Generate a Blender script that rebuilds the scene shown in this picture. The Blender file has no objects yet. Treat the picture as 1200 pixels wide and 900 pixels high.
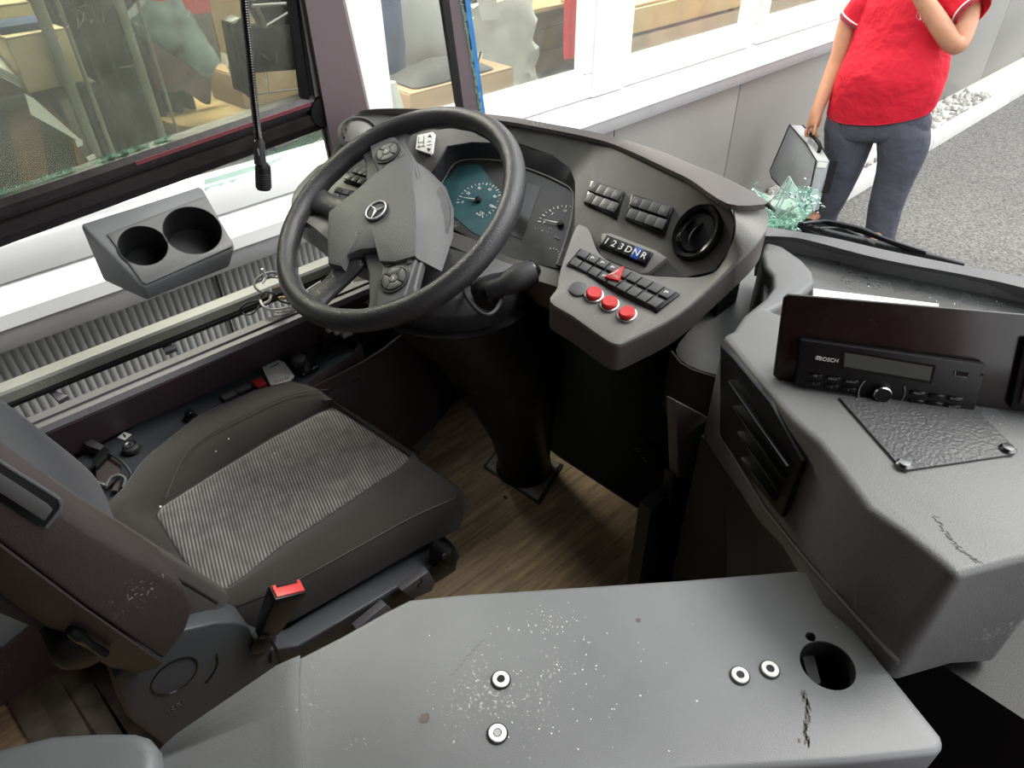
import bpy, bmesh, math, random
from mathutils import Vector as V, Matrix
R = random.Random(7)
C = bpy.context.scene.collection
# ---------------------------------------------------------------- camera
# bus axes: +X right, +Y forward, +Z up; cab floor z = 0, street z = -0.78
H = 1.35; FPX = 825.0
ROT = Matrix(((0.6792733, -0.44964852, 0.58000344), (0.73378643, 0.42911051, -0.5267083), (-0.01205196, 0.78337754, 0.6214293)))
cam = bpy.data.cameras.new('camera'); camo = bpy.data.objects.new('camera', cam); C.objects.link(camo)
cam.sensor_fit = 'HORIZONTAL'; cam.sensor_width = 36; cam.lens = FPX/1200*36; cam.clip_start = .02
m4 = ROT.to_4x4(); m4.translation = V((0, 0, H)); camo.matrix_world = m4
bpy.context.scene.camera = camo
# ---------------------------------------------------------------- light
sc = bpy.context.scene
sc.view_settings.view_transform = 'Standard'; sc.view_settings.look = 'None'; sc.view_settings.gamma = 1
sc.view_settings.use_curve_mapping = False
sc.view_settings.exposure = 0.78
w = bpy.data.worlds.new('overcast'); sc.world = w; w.use_nodes = True
bg = w.node_tree.nodes['Background']; bg.inputs[0].default_value = (.93, .965, 1, 1); bg.inputs[1].default_value = 1.65
sl = bpy.data.lights.new('sun', 'SUN'); sl.energy = 1.9; sl.angle = math.radians(25); sl.color = (1, .97, .92)
so = bpy.data.objects.new('sun', sl); C.objects.link(so)
so.rotation_euler = V((-.25, -.55, -.8)).to_track_quat('-Z', 'Y').to_euler()
def area(name, loc, size, energy, col=(1, .93, .82), rot=(0, 0, 0)):
    l = bpy.data.lights.new(name, 'AREA'); l.size = size; l.energy = energy; l.color = col
    o = bpy.data.objects.new(name, l); C.objects.link(o); o.location = loc; o.rotation_euler = rot; return o
area('workshop_fill', (-3.4, 1.0, 2.3), 1.2, 150); area('workshop_fill', (-3.4, 4.6, 2.3), 1.2, 150)  # added fill lights without visible fittings, to brighten the workshop

# ---------------------------------------------------------------- helpers
def P(px, py, X=None, Y=None, Z=None, pl=None):
    d = ROT @ V((px-600, 450-py, -FPX)); o = V((0, 0, H))
    if pl is not None: s = (pl[0]-o).dot(pl[1])/d.dot(pl[1])
    elif Z is not None: s = (Z-H)/d.z
    elif X is not None: s = X/d.x
    else: s = Y/d.y
    return o+d*s
def PZ(pts, z=None): return [P(p[0], p[1], Z=(z if z is not None else p[2])) for p in pts]
def PX(pts, x): return [P(p[0], p[1], X=x) for p in pts]
def PP(pts, pl): return [P(p[0], p[1], pl=pl) for p in pts]
def plane3(a, b, c, toward=V((0, 0, H))):
    n = (b-a).cross(c-a).normalized()
    if n.dot(toward-a) < 0: n = -n
    return (a, n)
ALB = .68
KEEP = ('frame_white', 'white', 'sticker', 'cable', 'water', 'chrome', 'steel', 'crazed', 'button_lit')
def mat(name, col, rough=.5, bump=0., bs=400., metal=0., bd=.002, var=0., vs=6., dust=0., spec=.5, trans=0., alpha=1., coat=0., emit=0., ior=1.45, sheen=0.):
    if not metal and not any(k in name for k in KEEP): col = tuple(c*ALB for c in col)
    m = bpy.data.materials.new(name); m.use_nodes = True; nt = m.node_tree; N = nt.nodes; L = nt.links
    b = N['Principled BSDF']; b.inputs['Base Color'].default_value = (*col, 1)
    b.inputs['Roughness'].default_value = rough; b.inputs['Metallic'].default_value = metal
    b.inputs['Specular IOR Level'].default_value = spec; b.inputs['IOR'].default_value = ior
    b.inputs['Transmission Weight'].default_value = trans; b.inputs['Alpha'].default_value = alpha
    b.inputs['Coat Weight'].default_value = coat; b.inputs['Sheen Weight'].default_value = sheen
    if emit: b.inputs['Emission Color'].default_value = (*col, 1); b.inputs['Emission Strength'].default_value = emit
    tc = N.new('ShaderNodeTexCoord'); src = tc.outputs['Object']; cur = None
    if var:
        n = N.new('ShaderNodeTexNoise'); n.inputs['Scale'].default_value = vs; n.inputs['Detail'].default_value = 6; L.new(src, n.inputs['Vector'])
        r = N.new('ShaderNodeMapRange'); r.inputs[1].default_value = .3; r.inputs[2].default_value = .7; r.inputs[3].default_value = 1-var; r.inputs[4].default_value = 1+var
        L.new(n.outputs['Fac'], r.inputs[0])
        x = N.new('ShaderNodeMix'); x.data_type = 'RGBA'; x.blend_type = 'MULTIPLY'; x.inputs[0].default_value = 1; x.inputs[6].default_value = (*col, 1)
        L.new(r.outputs[0], x.inputs[7]); cur = x.outputs[2]; L.new(cur, b.inputs['Base Color'])
        r2 = N.new('ShaderNodeMapRange'); r2.inputs[3].default_value = max(.05, rough-.08); r2.inputs[4].default_value = min(1, rough+.1); L.new(n.outputs['Fac'], r2.inputs[0]); L.new(r2.outputs[0], b.inputs['Roughness'])
    if dust:
        n = N.new('ShaderNodeTexNoise'); n.inputs['Scale'].default_value = 260; n.inputs['Detail'].default_value = 2; L.new(src, n.inputs['Vector'])
        n2 = N.new('ShaderNodeTexNoise'); n2.inputs['Scale'].default_value = 7; n2.inputs['Detail'].default_value = 4; L.new(src, n2.inputs['Vector'])
        mu = N.new('ShaderNodeMath'); mu.operation = 'MULTIPLY'; L.new(n.outputs['Fac'], mu.inputs[0]); L.new(n2.outputs['Fac'], mu.inputs[1])
        r = N.new('ShaderNodeMapRange'); r.inputs[1].default_value = .40; r.inputs[2].default_value = .52; r.inputs[3].default_value = 0; r.inputs[4].default_value = dust; L.new(mu.outputs[0], r.inputs[0])
        x = N.new('ShaderNodeMix'); x.data_type = 'RGBA'; x.inputs[6].default_value = (*col, 1); x.inputs[7].default_value = (.55, .54, .5, 1)
        if cur: L.new(cur, x.inputs[6])
        L.new(r.outputs[0], x.inputs[0]); L.new(x.outputs[2], b.inputs['Base Color'])
    if bump:
        n = N.new('ShaderNodeTexNoise'); n.inputs['Scale'].default_value = bs; n.inputs['Detail'].default_value = 3; L.new(src, n.inputs['Vector'])
        bp = N.new('ShaderNodeBump'); bp.inputs['Strength'].default_value = bump; bp.inputs['Distance'].default_value = bd; L.new(n.outputs['Fac'], bp.inputs['Height']); L.new(bp.outputs[0], b.inputs['Normal'])
    return m
def nd(m): return m.node_tree.nodes, m.node_tree.links, m.node_tree.nodes['Principled BSDF']
def mk(name, verts, faces, m, parent=None, smooth=35, bevel=0, bseg=2, sub=0, solid=0, off=0, kind=None, loc=None):
    me = bpy.data.meshes.new(name); me.from_pydata([tuple(v) for v in verts], [], faces); me.validate()
    bm = bmesh.new(); bm.from_mesh(me); bmesh.ops.remove_doubles(bm, verts=bm.verts, dist=1e-6)
    if not solid: bmesh.ops.recalc_face_normals(bm, faces=bm.faces)
    bm.to_mesh(me); bm.free()
    return lk(name, me, m, parent, smooth, bevel, bseg, sub, solid, off, kind, loc)
def lk(name, me, m, parent=None, smooth=35, bevel=0, bseg=2, sub=0, solid=0, off=0, kind=None, loc=None):
    o = bpy.data.objects.new(name, me); C.objects.link(o)
    if m and not me.materials: me.materials.append(m)
    if loc: o.location = loc
    if solid:
        d = o.modifiers.new('solidify', 'SOLIDIFY'); d.thickness = solid; d.offset = off
    if bevel:
        d = o.modifiers.new('bevel', 'BEVEL'); d.width = bevel; d.segments = bseg; d.limit_method = 'ANGLE'; d.angle_limit = math.radians(35)
    if sub:
        d = o.modifiers.new('subdivision', 'SUBSURF'); d.levels = sub; d.render_levels = sub
    if bevel or solid or sub: bake(o)
    me = o.data
    if smooth:
        me.polygons.foreach_set('use_smooth', [True]*len(me.polygons)); me.set_sharp_from_angle(angle=math.radians(smooth))
    if parent: par(o, parent)
    if kind: o['kind'] = kind
    return o
def bake(o):
    dg = bpy.context.evaluated_depsgraph_get(); dg.update()
    me = bpy.data.meshes.new_from_object(o.evaluated_get(dg), depsgraph=dg); old = o.data
    o.modifiers.clear(); o.data = me; me.name = old.name
    for mm in old.materials:
        if mm and not me.materials: me.materials.append(mm)
def wloc(o):
    l = o.location.copy()
    while o.parent: o = o.parent; l += o.location if o.type == 'EMPTY' else V()
    return l
def par(o, p):
    o.parent = p
    root = p
    if p.type == 'EMPTY': o.matrix_parent_inverse = Matrix.Translation(-p.location)
    else: o.matrix_parent_inverse = Matrix.Translation(-p.location)
def cut(o, *cutters):
    for c in cutters:
        d = o.modifiers.new('cut', 'BOOLEAN'); d.object = c; d.operation = 'DIFFERENCE'; d.solver = 'EXACT'
    bpy.context.view_layer.update(); bake(o)
    for c in cutters: bpy.data.objects.remove(c)
    o.data.polygons.foreach_set('use_smooth', [True]*len(o.data.polygons)); o.data.set_sharp_from_angle(angle=math.radians(35))
def thing(name, label, cat, loc, group=None):
    o = bpy.data.objects.new(name, None); o.empty_display_size = .05; C.objects.link(o); o.location = V(loc); tag(o, label, cat, group); return o
def tag(o, label, cat, group=None, kind=None):
    o['label'] = label; o['category'] = cat
    if group: o['group'] = group
    if kind: o['kind'] = kind
    return o
def prism(name, pts, n, h0, h1, m, parent=None, **k):
    n = V(n); a = [p+n*h0 for p in pts]; b = [p+n*h1 for p in pts]; N = len(pts)
    return mk(name, a+b, [list(range(N))[::-1], list(range(N, 2*N))]+[[i, (i+1) % N, N+(i+1) % N, N+i] for i in range(N)], m, parent, **k)
def boxv(c, s, ax=None):
    ax = ax or (V((1, 0, 0)), V((0, 1, 0)), V((0, 0, 1))); c = V(c)
    v = [c+ax[0]*(s[0]/2*i)+ax[1]*(s[1]/2*j)+ax[2]*(s[2]/2*k) for i in (-1, 1) for j in (-1, 1) for k in (-1, 1)]
    return v, [[0, 1, 3, 2], [4, 6, 7, 5], [0, 4, 5, 1], [2, 3, 7, 6], [0, 2, 6, 4], [1, 5, 7, 3]]
def box(name, c, s, m, parent=None, ax=None, **k):
    v, f = boxv(c, s, ax); return mk(name, v, f, m, parent, **k)
def boxes(name, L, m, parent=None, **k):
    vs, fs = [], []
    for t in L:
        v, f = boxv(*t); b = len(vs); vs += v; fs += [[i+b for i in q] for q in f]
    return mk(name, vs, fs, m, parent, **k)
def boxb(name, lo, hi, m, parent=None, **k):
    lo, hi = V(lo), V(hi); return box(name, (lo+hi)/2, hi-lo, m, parent, **k)
def resamp(pts, n, closed=False):
    q = list(pts)+([pts[0]] if closed else []); d = [0]
    for i in range(1, len(q)): d.append(d[-1]+(q[i]-q[i-1]).length)
    out = []; m_ = n if closed else n-1
    for k in range(n):
        t = d[-1]*k/m_; i = 1
        while i < len(q)-1 and d[i] < t: i += 1
        u = (t-d[i-1])/max(1e-9, d[i]-d[i-1]); out.append(q[i-1].lerp(q[i], min(1, max(0, u))))
    return out
def spline(pts, k=6, closed=False):
    n = len(pts); out = []
    for i in range(n if closed else n-1):
        if closed: a, b, c, d = pts[i-1], pts[i], pts[(i+1) % n], pts[(i+2) % n]
        else: a, b, c, d = pts[max(0, i-1)], pts[i], pts[i+1], pts[min(n-1, i+2)]
        for j in range(k):
            t = j/k; out.append(.5*((2*b)+(-a+c)*t+(2*a-5*b+4*c-d)*t*t+(-a+3*b-3*c+d)*t*t*t))
    if not closed: out.append(pts[-1])
    return out
def loft(name, rows, m, parent=None, n=None, closed=False, caps=False, sp=False, **k):
    rows = [list(r) for r in rows]
    if sp: rows = [spline(r, 6, closed) for r in rows]
    if n: rows = [resamp(r, n, closed) for r in rows]
    N = len(rows[0]); vs = [p for r in rows for p in r]; fs = []
    for i in range(len(rows)-1):
        for j in range(N if closed else N-1):
            a = i*N+j; b = i*N+(j+1) % N; fs.append([a, b, b+N, a+N])
    if caps: fs += [list(range(N))[::-1], list(range(len(vs)-N, len(vs)))]
    return mk(name, vs, fs, m, parent, **k)
def frame(n):
    n = V(n).normalized(); a = V((0, 0, 1)) if abs(n.z) < .9 else V((1, 0, 0)); x = a.cross(n).normalized(); return x, n.cross(x), n
def tubev(pts, r, k=8, closed=False):
    n = len(pts); vs, fs = [], []; prev = None
    for i, p in enumerate(pts):
        t = (pts[(i+1) % n]-pts[i-1]) if closed else (pts[min(n-1, i+1)]-pts[max(0, i-1)])
        t.normalize()
        if prev is None: x, y, _ = frame(t)
        else:
            x = (prev-t*prev.dot(t)).normalized(); y = t.cross(x)
        prev = x; rr = r[i] if isinstance(r, (list, tuple)) else r
        vs += [p+x*(math.cos(2*math.pi*j/k)*rr)+y*(math.sin(2*math.pi*j/k)*rr) for j in range(k)]
    for i in range(n if closed else n-1):
        for j in range(k):
            a = i*k+j; b = i*k+(j+1) % k; c = ((i+1) % n)*k; fs.append([a, b, c+(j+1) % k, c+j])
    if not closed: fs += [list(range(k))[::-1], list(range((n-1)*k, n*k))]
    return vs, fs
def tube(name, pts, r, m, parent=None, k=8, closed=False, sp=0, **kw):
    if sp:
        if isinstance(r, (list, tuple)): r = [r[min(len(r)-1, i//sp)]*(1-(i%sp)/sp)+r[min(len(r)-1, i//sp+1)]*((i%sp)/sp) for i in range((len(pts)-1)*sp+1)]
        pts = spline(pts, sp, closed)
    v, f = tubev(pts, r, k, closed); return mk(name, v, f, m, parent, **{'smooth': 60, **kw})
def tubes(name, L, m, parent=None, k=6, **kw):
    vs, fs = [], []
    for pts, r in L:
        v, f = tubev(pts, r, k); b = len(vs); vs += v; fs += [[i+b for i in q] for q in f]
    return mk(name, vs, fs, m, parent, smooth=60, **kw)
def lathe(name, prof, c, n, m, parent=None, k=32, caps=True, sx=1., ux=None, **kw):
    x, y, n = frame(n)
    if ux is not None: x = (ux-n*ux.dot(n)).normalized(); y = n.cross(x)
    rows = [[V(c)+n*h+x*(math.cos(2*math.pi*j/k)*r*sx)+y*(math.sin(2*math.pi*j/k)*r) for j in range(k)] for r, h in prof]
    return loft(name, rows, m, parent, closed=True, caps=caps, **kw)
def disc(c, ax, r, k=24, sx=1.): return [V(c)+ax[0]*(math.cos(2*math.pi*j/k)*r*sx)+ax[1]*(math.sin(2*math.pi*j/k)*r) for j in range(k)]
def text(name, s, c, ux, n, size, m, parent=None, depth=.0004, align='CENTER', mirror=False):
    cu = bpy.data.curves.new(name, 'FONT'); cu.body = s; cu.size = size; cu.extrude = depth; cu.align_x = align; cu.align_y = 'CENTER'; cu.resolution_u = 3
    o = bpy.data.objects.new(name, cu); C.objects.link(o); bpy.context.view_layer.update()
    me = bpy.data.meshes.new_from_object(o); bpy.data.objects.remove(o)
    ux = V(ux).normalized(); n = V(n).normalized(); ux = (ux-n*ux.dot(n)).normalized(); uy = n.cross(ux)
    if mirror: ux = -ux
    for v in me.vertices: v.co = V(c)+ux*v.co.x+uy*v.co.y+n*v.co.z
    me.name = name; return lk(name, me, m, parent, smooth=0)
def copyo(o, parent, M=None):
    c = o.copy(); C.objects.link(c); c.parent = parent
    if M is not None: c.matrix_local = M
    return c
def ang_ring(poly, c, n):
    """ring of n points where rays from c (xy) meet polygon; keeps polygon z"""
    out = []
    for k in range(n):
        a = 2*math.pi*k/n; d = V((math.cos(a), math.sin(a))); best = None
        for i in range(len(poly)):
            p, q = poly[i], poly[(i+1) % len(poly)]; e = (q-p).xy; w_ = (p-c).xy
            den = d.x*e.y-d.y*e.x
            if abs(den) < 1e-12: continue
            t = (w_.x*e.y-w_.y*e.x)/den; u = (w_.x*d.y-w_.y*d.x)/den
            if t > 0 and -1e-6 <= u <= 1+1e-6 and (best is None or t < best[0]): best = (t, p.z+(q.z-p.z)*u)
        t, z = best; out.append(V((c.x+d.x*t, c.y+d.y*t, z)))
    return out

# ---------------------------------------------------------------- materials
M = {}
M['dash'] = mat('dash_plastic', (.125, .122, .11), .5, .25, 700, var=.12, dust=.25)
M['dash_lit'] = mat('dash_plastic_lit', (.24, .235, .215), .45, .25, 700, var=.1, dust=.2)  # same dash plastic, coloured paler where more light falls on it
M['counter'] = mat('counter_plastic', (.215, .222, .225), .4, .16, 700, var=.12, dust=.6)
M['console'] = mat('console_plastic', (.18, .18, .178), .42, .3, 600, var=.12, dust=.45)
M['console_dark'] = mat('console_side_plastic', (.045, .044, .044), .55, .2, 600, var=.1)
M['black'] = mat('black_plastic', (.012, .012, .012), .42, .1, 500, spec=.3)
M['gloss'] = mat('gloss_black', (.01, .01, .01), .2, spec=.4)
M['carpet'] = mat('black_carpet', (.006, .006, .006), .95, spec=.05)
M['dark'] = mat('dark_plastic', (.03, .03, .031), .5, .25, 500, var=.15)
M['wheel'] = mat('wheel_leather', (.04, .04, .041), .3, .5, 500, var=.12)
M['hub'] = mat('hub_plastic', (.13, .13, .132), .45, .35, 600, var=.06)
M['mauve'] = mat('mauve_plastic', (.11, .075, .082), .5, .2, 500, var=.1, dust=.3)
M['side'] = mat('side_wall_plastic', (.1, .095, .1), .5, .2, 500, var=.1, dust=.3)
M['panelblue'] = mat('side_console_plastic', (.062, .069, .077), .5, .2, 500, dust=.3)
M['pillar'] = mat('pillar_plastic', (.16, .115, .125), .55, .15, 300)
M['grey_green'] = mat('aluminium_rail', (.26, .27, .23), .5, .1, 200, var=.2, dust=.3)
M['chrome'] = mat('chrome', (.7, .7, .7), .2, metal=1)
M['darksteel'] = mat('dark_screw_metal', (.16, .16, .16), .3, metal=1)
M['steel'] = mat('steel', (.55, .55, .53), .35, metal=1, var=.1)
M['white'] = mat('white_paint', (.82, .82, .8), .5, .05, 100, var=.03)
M['frame_white'] = mat('white_window_frame', (.88, .88, .86), .4, var=.02)
M['sill_grey'] = mat('sill_grey_paint', (.42, .41, .41), .5, var=.06, dust=.4)
M['panel'] = mat('grey_wall_panel', (.31, .3, .275), .45, .05, 80, var=.05, vs=2)
M['corr'] = mat('corrugated_siding', (.4, .4, .385), .5, .05, 80, var=.06)
M['red'] = mat('red_lamp_plastic', (.75, .03, .025), .3)
M['red_switch'] = mat('red_switch_plastic', (.55, .03, .03), .4)
M['buckle_red'] = mat('buckle_red', (.75, .06, .05), .4)
M['btn'] = mat('button_grey', (.1, .1, .098), .45, .1, 500)
M['btn_lit'] = mat('button_pale', (.17, .17, .16), .4)
M['blue_btn'] = mat('blue_button', (.03, .1, .42), .35)
M['ink'] = mat('white_print', (.7, .7, .68), .5)
M['ink_dim'] = mat('grey_print', (.32, .32, .3), .5)
M['ink_dark'] = mat('dark_print', (.03, .03, .03), .5)
M['label'] = mat('white_sticker', (.75, .75, .7), .4)
M['cardboard'] = mat('cardboard', (.42, .29, .17), .8, .1, 100, var=.1)
M['cream_box'] = mat('cream_cardboard', (.62, .52, .33), .75, .05, 60, var=.05)
M['wood'] = mat('raw_wood', (.42, .27, .13), .7, .15, 60, var=.2, vs=9)
M['wood2'] = mat('worn_pale_wood', (.42, .32, .22), .7, .1, 60, var=.2)
M['lightwood'] = mat('pale_wood', (.6, .42, .2), .65, .1, 60, var=.15, vs=8)
M['brown'] = mat('rusty_brown', (.2, .11, .05), .7, .2, 60, var=.3)
M['shop'] = mat('workshop_wall', (.14, .135, .125), .8, var=.25, vs=3)
M['shopdark'] = mat('workshop_dark', (.05, .052, .05), .7, var=.4, vs=5)
M['blue'] = mat('blue_cloth', (.04, .07, .16), .8, .3, 60, var=.35)
M['yellow'] = mat('yellow_plastic', (.85, .45, .02), .35)
M['redplas'] = mat('red_crate', (.75, .03, .05), .4)
M['rubber'] = mat('black_rubber', (.022, .017, .017), .4, .3, 60, var=.3, vs=30, dust=.35)
M['tyre'] = mat('tyre_rubber', (.03, .03, .032), .7, .3, 60)
M['poly'] = mat('grey_polythene', (.5, .53, .48), .35, .2, 20, var=.15)
M['kerb'] = mat('kerb_stone', (.72, .71, .66), .7, .2, 80, var=.06)
M['stone'] = mat('gravel_stone', (.72, .7, .65), .7, .3, 60, var=.1)
M['shirt'] = mat('red_pique', (.85, .007, .035), .8, .9, 7, bd=.05)
M['jeans'] = mat('grey_trousers', (.085, .09, .115), .85, .9, 9, bd=.03, var=.1)
M['skin'] = mat('skin', (.7, .34, .2), .5, .2, 200, var=.07, vs=30)
M['hair'] = mat('grey_hair', (.3, .28, .26), .7)
M['shoe'] = mat('dark_shoe', (.03, .028, .025), .4)
M['bag'] = mat('grey_bag_fabric', (.55, .57, .58), .45, .7, 9, bd=.02, var=.08)
M['cable_w'] = mat('pale_cable', (.6, .6, .58), .4)
M['wipe'] = mat('wiper_black', (.02, .02, .022), .35)
M['bluewrap'] = mat('blue_body_edge', (.04, .25, .62), .35, var=.2, vs=40)
M['lcd'] = mat('lcd_grey', (.1, .115, .1), .2)
def glassm(name, col, dirt, dirtcol=(.5, .5, .45), scale=14):
    m = bpy.data.materials.new(name); m.use_nodes = True; N, L = m.node_tree.nodes, m.node_tree.links
    N.remove(N['Principled BSDF']); out = N['Material Output']
    tr = N.new('ShaderNodeBsdfTransparent'); tr.inputs[0].default_value = (*col, 1)
    gl = N.new('ShaderNodeBsdfGlossy'); gl.inputs['Roughness'].default_value = .03
    lw = N.new('ShaderNodeLayerWeight'); lw.inputs[0].default_value = .5; pw = N.new('ShaderNodeMath'); pw.operation = 'POWER'; pw.inputs[1].default_value = 5; L.new(lw.outputs['Facing'], pw.inputs[0])
    fr = N.new('ShaderNodeMath'); fr.operation = 'MULTIPLY_ADD'; fr.inputs[1].default_value = .8; fr.inputs[2].default_value = .03; L.new(pw.outputs[0], fr.inputs[0]); x = N.new('ShaderNodeMixShader')
    L.new(fr.outputs[0], x.inputs[0]); L.new(tr.outputs[0], x.inputs[1]); L.new(gl.outputs[0], x.inputs[2])
    df = N.new('ShaderNodeBsdfDiffuse'); df.inputs[0].default_value = (*dirtcol, 1); y = N.new('ShaderNodeMixShader')
    tc = N.new('ShaderNodeTexCoord')
    n1 = N.new('ShaderNodeTexNoise'); n1.inputs['Scale'].default_value = scale; n1.inputs['Detail'].default_value = 8; L.new(tc.outputs['Object'], n1.inputs['Vector'])
    n2 = N.new('ShaderNodeTexNoise'); n2.inputs['Scale'].default_value = 420; n2.inputs['Detail'].default_value = 2; L.new(tc.outputs['Object'], n2.inputs['Vector'])
    r1 = N.new('ShaderNodeMapRange'); r1.inputs[1].default_value = .35; r1.inputs[2].default_value = .75; r1.inputs[3].default_value = dirt*.5; r1.inputs[4].default_value = dirt; L.new(n1.outputs['Fac'], r1.inputs[0])
    r2 = N.new('ShaderNodeMapRange'); r2.inputs[1].default_value = .66; r2.inputs[2].default_value = .72; r2.inputs[3].default_value = 0; r2.inputs[4].default_value = min(.9, dirt*2.2); L.new(n2.outputs['Fac'], r2.inputs[0])
    ad = N.new('ShaderNodeMath'); ad.operation = 'ADD'; ad.use_clamp = True; L.new(r1.outputs[0], ad.inputs[0]); L.new(r2.outputs[0], ad.inputs[1])
    L.new(ad.outputs[0], y.inputs[0]); L.new(x.outputs[0], y.inputs[1]); L.new(df.outputs[0], y.inputs[2]); L.new(y.outputs[0], out.inputs[0])
    return m
M['glass'] = glassm('window_glass', (.93, .95, .93), .1, (.6, .6, .55))
M['busglass'] = glassm('dirty_side_glass', (.78, .8, .74), .12, (.5, .5, .42), 9)
M['shard'] = glassm('broken_green_glass', (.82, .95, .89), .16, (.6, .78, .7), 60)
M['film'] = mat('blue_green_film', (.035, .11, .12), .3, var=.3, vs=30)
# fabrics
def fabric_insert():
    m = mat('seat_insert_weave', (.05, .047, .045), .9, sheen=.2); N, L, b = nd(m)
    tc = N.new('ShaderNodeTexCoord'); mp = N.new('ShaderNodeMapping'); L.new(tc.outputs['Object'], mp.inputs[0]); mp.inputs['Scale'].default_value = (330, 170, 0); mp.inputs['Rotation'].default_value = (0, 0, math.radians(8))
    sx = N.new('ShaderNodeSeparateXYZ'); L.new(mp.outputs[0], sx.inputs[0]); o = []
    for i in (0, 1):
        s = N.new('ShaderNodeMath'); s.operation = 'MULTIPLY'; s.inputs[1].default_value = math.pi; L.new(sx.outputs[i], s.inputs[0])
        t = N.new('ShaderNodeMath'); t.operation = 'SINE'; L.new(s.outputs[0], t.inputs[0]); a = N.new('ShaderNodeMath'); a.operation = 'ABSOLUTE'; L.new(t.outputs[0], a.inputs[0]); o.append(a)
    mu = N.new('ShaderNodeMath'); mu.operation = 'MULTIPLY'; L.new(o[0].outputs[0], mu.inputs[0]); L.new(o[1].outputs[0], mu.inputs[1])
    r = N.new('ShaderNodeMapRange'); r.inputs[1].default_value = .4; r.inputs[2].default_value = .8; L.new(mu.outputs[0], r.inputs[0])
    nz = N.new('ShaderNodeTexNoise'); nz.inputs['Scale'].default_value = 40; L.new(tc.outputs['Object'], nz.inputs['Vector'])
    m2 = N.new('ShaderNodeMath'); m2.operation = 'MULTIPLY'; L.new(r.outputs[0], m2.inputs[0]); L.new(nz.outputs['Fac'], m2.inputs[1])
    x = N.new('ShaderNodeMix'); x.data_type = 'RGBA'; x.inputs[6].default_value = (.035, .032, .031, 1); x.inputs[7].default_value = (.5, .47, .45, 1); L.new(m2.outputs[0], x.inputs[0]); L.new(x.outputs[2], b.inputs['Base Color'])
    return m
M['insert'] = fabric_insert()
M['fabric_dark'] = mat('bolster_fabric_dark_brown', (.032, .025, .022), .95, .5, 900, var=.12, vs=20, sheen=.1)
M['fabric'] = mat('seat_fabric_brown_grey', (.031, .026, .022), .95, .5, 900, var=.12, vs=20, sheen=.1)
M['fabric_blue'] = mat('seat_fabric_blue_grey', (.036, .037, .046), .95, .6, 700, var=.15, vs=20, sheen=.1)
def floorm():
    m = mat('floor_vinyl', (.2, .14, .085), .5); N, L, b = nd(m)
    tc = N.new('ShaderNodeTexCoord'); mp = N.new('ShaderNodeMapping'); mp.inputs['Scale'].default_value = (28, 2.2, 1); L.new(tc.outputs['Object'], mp.inputs[0])
    oi = N.new('ShaderNodeObjectInfo'); ad = N.new('ShaderNodeVectorMath'); L.new(mp.outputs[0], ad.inputs[0]); cb = N.new('ShaderNodeCombineXYZ'); mm = N.new('ShaderNodeMath'); mm.operation = 'MULTIPLY'; mm.inputs[1].default_value = 50; L.new(oi.outputs['Random'], mm.inputs[0]); L.new(mm.outputs[0], cb.inputs[1]); L.new(cb.outputs[0], ad.inputs[1])
    n = N.new('ShaderNodeTexNoise'); n.inputs['Scale'].default_value = 2; n.inputs['Detail'].default_value = 8; n.inputs['Roughness'].default_value = .7; L.new(ad.outputs[0], n.inputs['Vector'])
    cr = N.new('ShaderNodeValToRGB'); e = cr.color_ramp.elements; e[0].position = .3; e[0].color = (.2, .135, .08, 1); e[1].position = .7; e[1].color = (.72, .52, .31, 1); L.new(n.outputs['Fac'], cr.inputs[0])
    n2 = N.new('ShaderNodeTexNoise'); n2.inputs['Scale'].default_value = 6; n2.inputs['Detail'].default_value = 5; L.new(tc.outputs['Object'], n2.inputs['Vector'])
    x = N.new('ShaderNodeMix'); x.data_type = 'RGBA'; x.inputs[7].default_value = (.3, .26, .2, 1); r = N.new('ShaderNodeMapRange'); r.inputs[1].default_value = .45; r.inputs[2].default_value = .75; r.inputs[4].default_value = .6; L.new(n2.outputs['Fac'], r.inputs[0]); L.new(r.outputs[0], x.inputs[0]); L.new(cr.outputs[0], x.inputs[6]); L.new(x.outputs[2], b.inputs['Base Color'])
    return m
M['floor'] = floorm()
def asph():
    m = mat('asphalt', (.2, .2, .2), .85, .6, 90); N, L, b = nd(m); tc = N.new('ShaderNodeTexCoord')
    v = N.new('ShaderNodeTexNoise'); v.inputs['Scale'].default_value = 75; v.inputs['Detail'].default_value = 4; L.new(tc.outputs['Object'], v.inputs['Vector'])
    cr = N.new('ShaderNodeValToRGB'); e = cr.color_ramp.elements; e[0].position = .35; e[0].color = (.05, .05, .05, 1); e[1].position = .66; e[1].color = (.165, .16, .15, 1); L.new(v.outputs['Fac'], cr.inputs[0]); L.new(cr.outputs[0], b.inputs['Base Color']); return m
M['asphalt'] = asph()
# ---------------------------------------------------------------- setting: street and building
GZ = -.78; WX = -2.33
ROTX = V((1, 0, 0)); YU = V((0, 1, 0)); ZU = V((0, 0, 1))
boxb('ground', (-1.88, -8, GZ-.1), (14, 40, GZ), M['asphalt'], kind='structure')
boxb('ground_strip', (-2.34, -8, GZ-.1), (-2.0, 40, GZ+.02), M['stone'], kind='structure')
for i in range(9):
    boxb('kerb', (-2.0, 1+i*1.8, GZ-.1), (-1.88, 1+i*1.8+1.79, GZ+.08), M['kerb'], bevel=.012, kind='structure')
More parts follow.
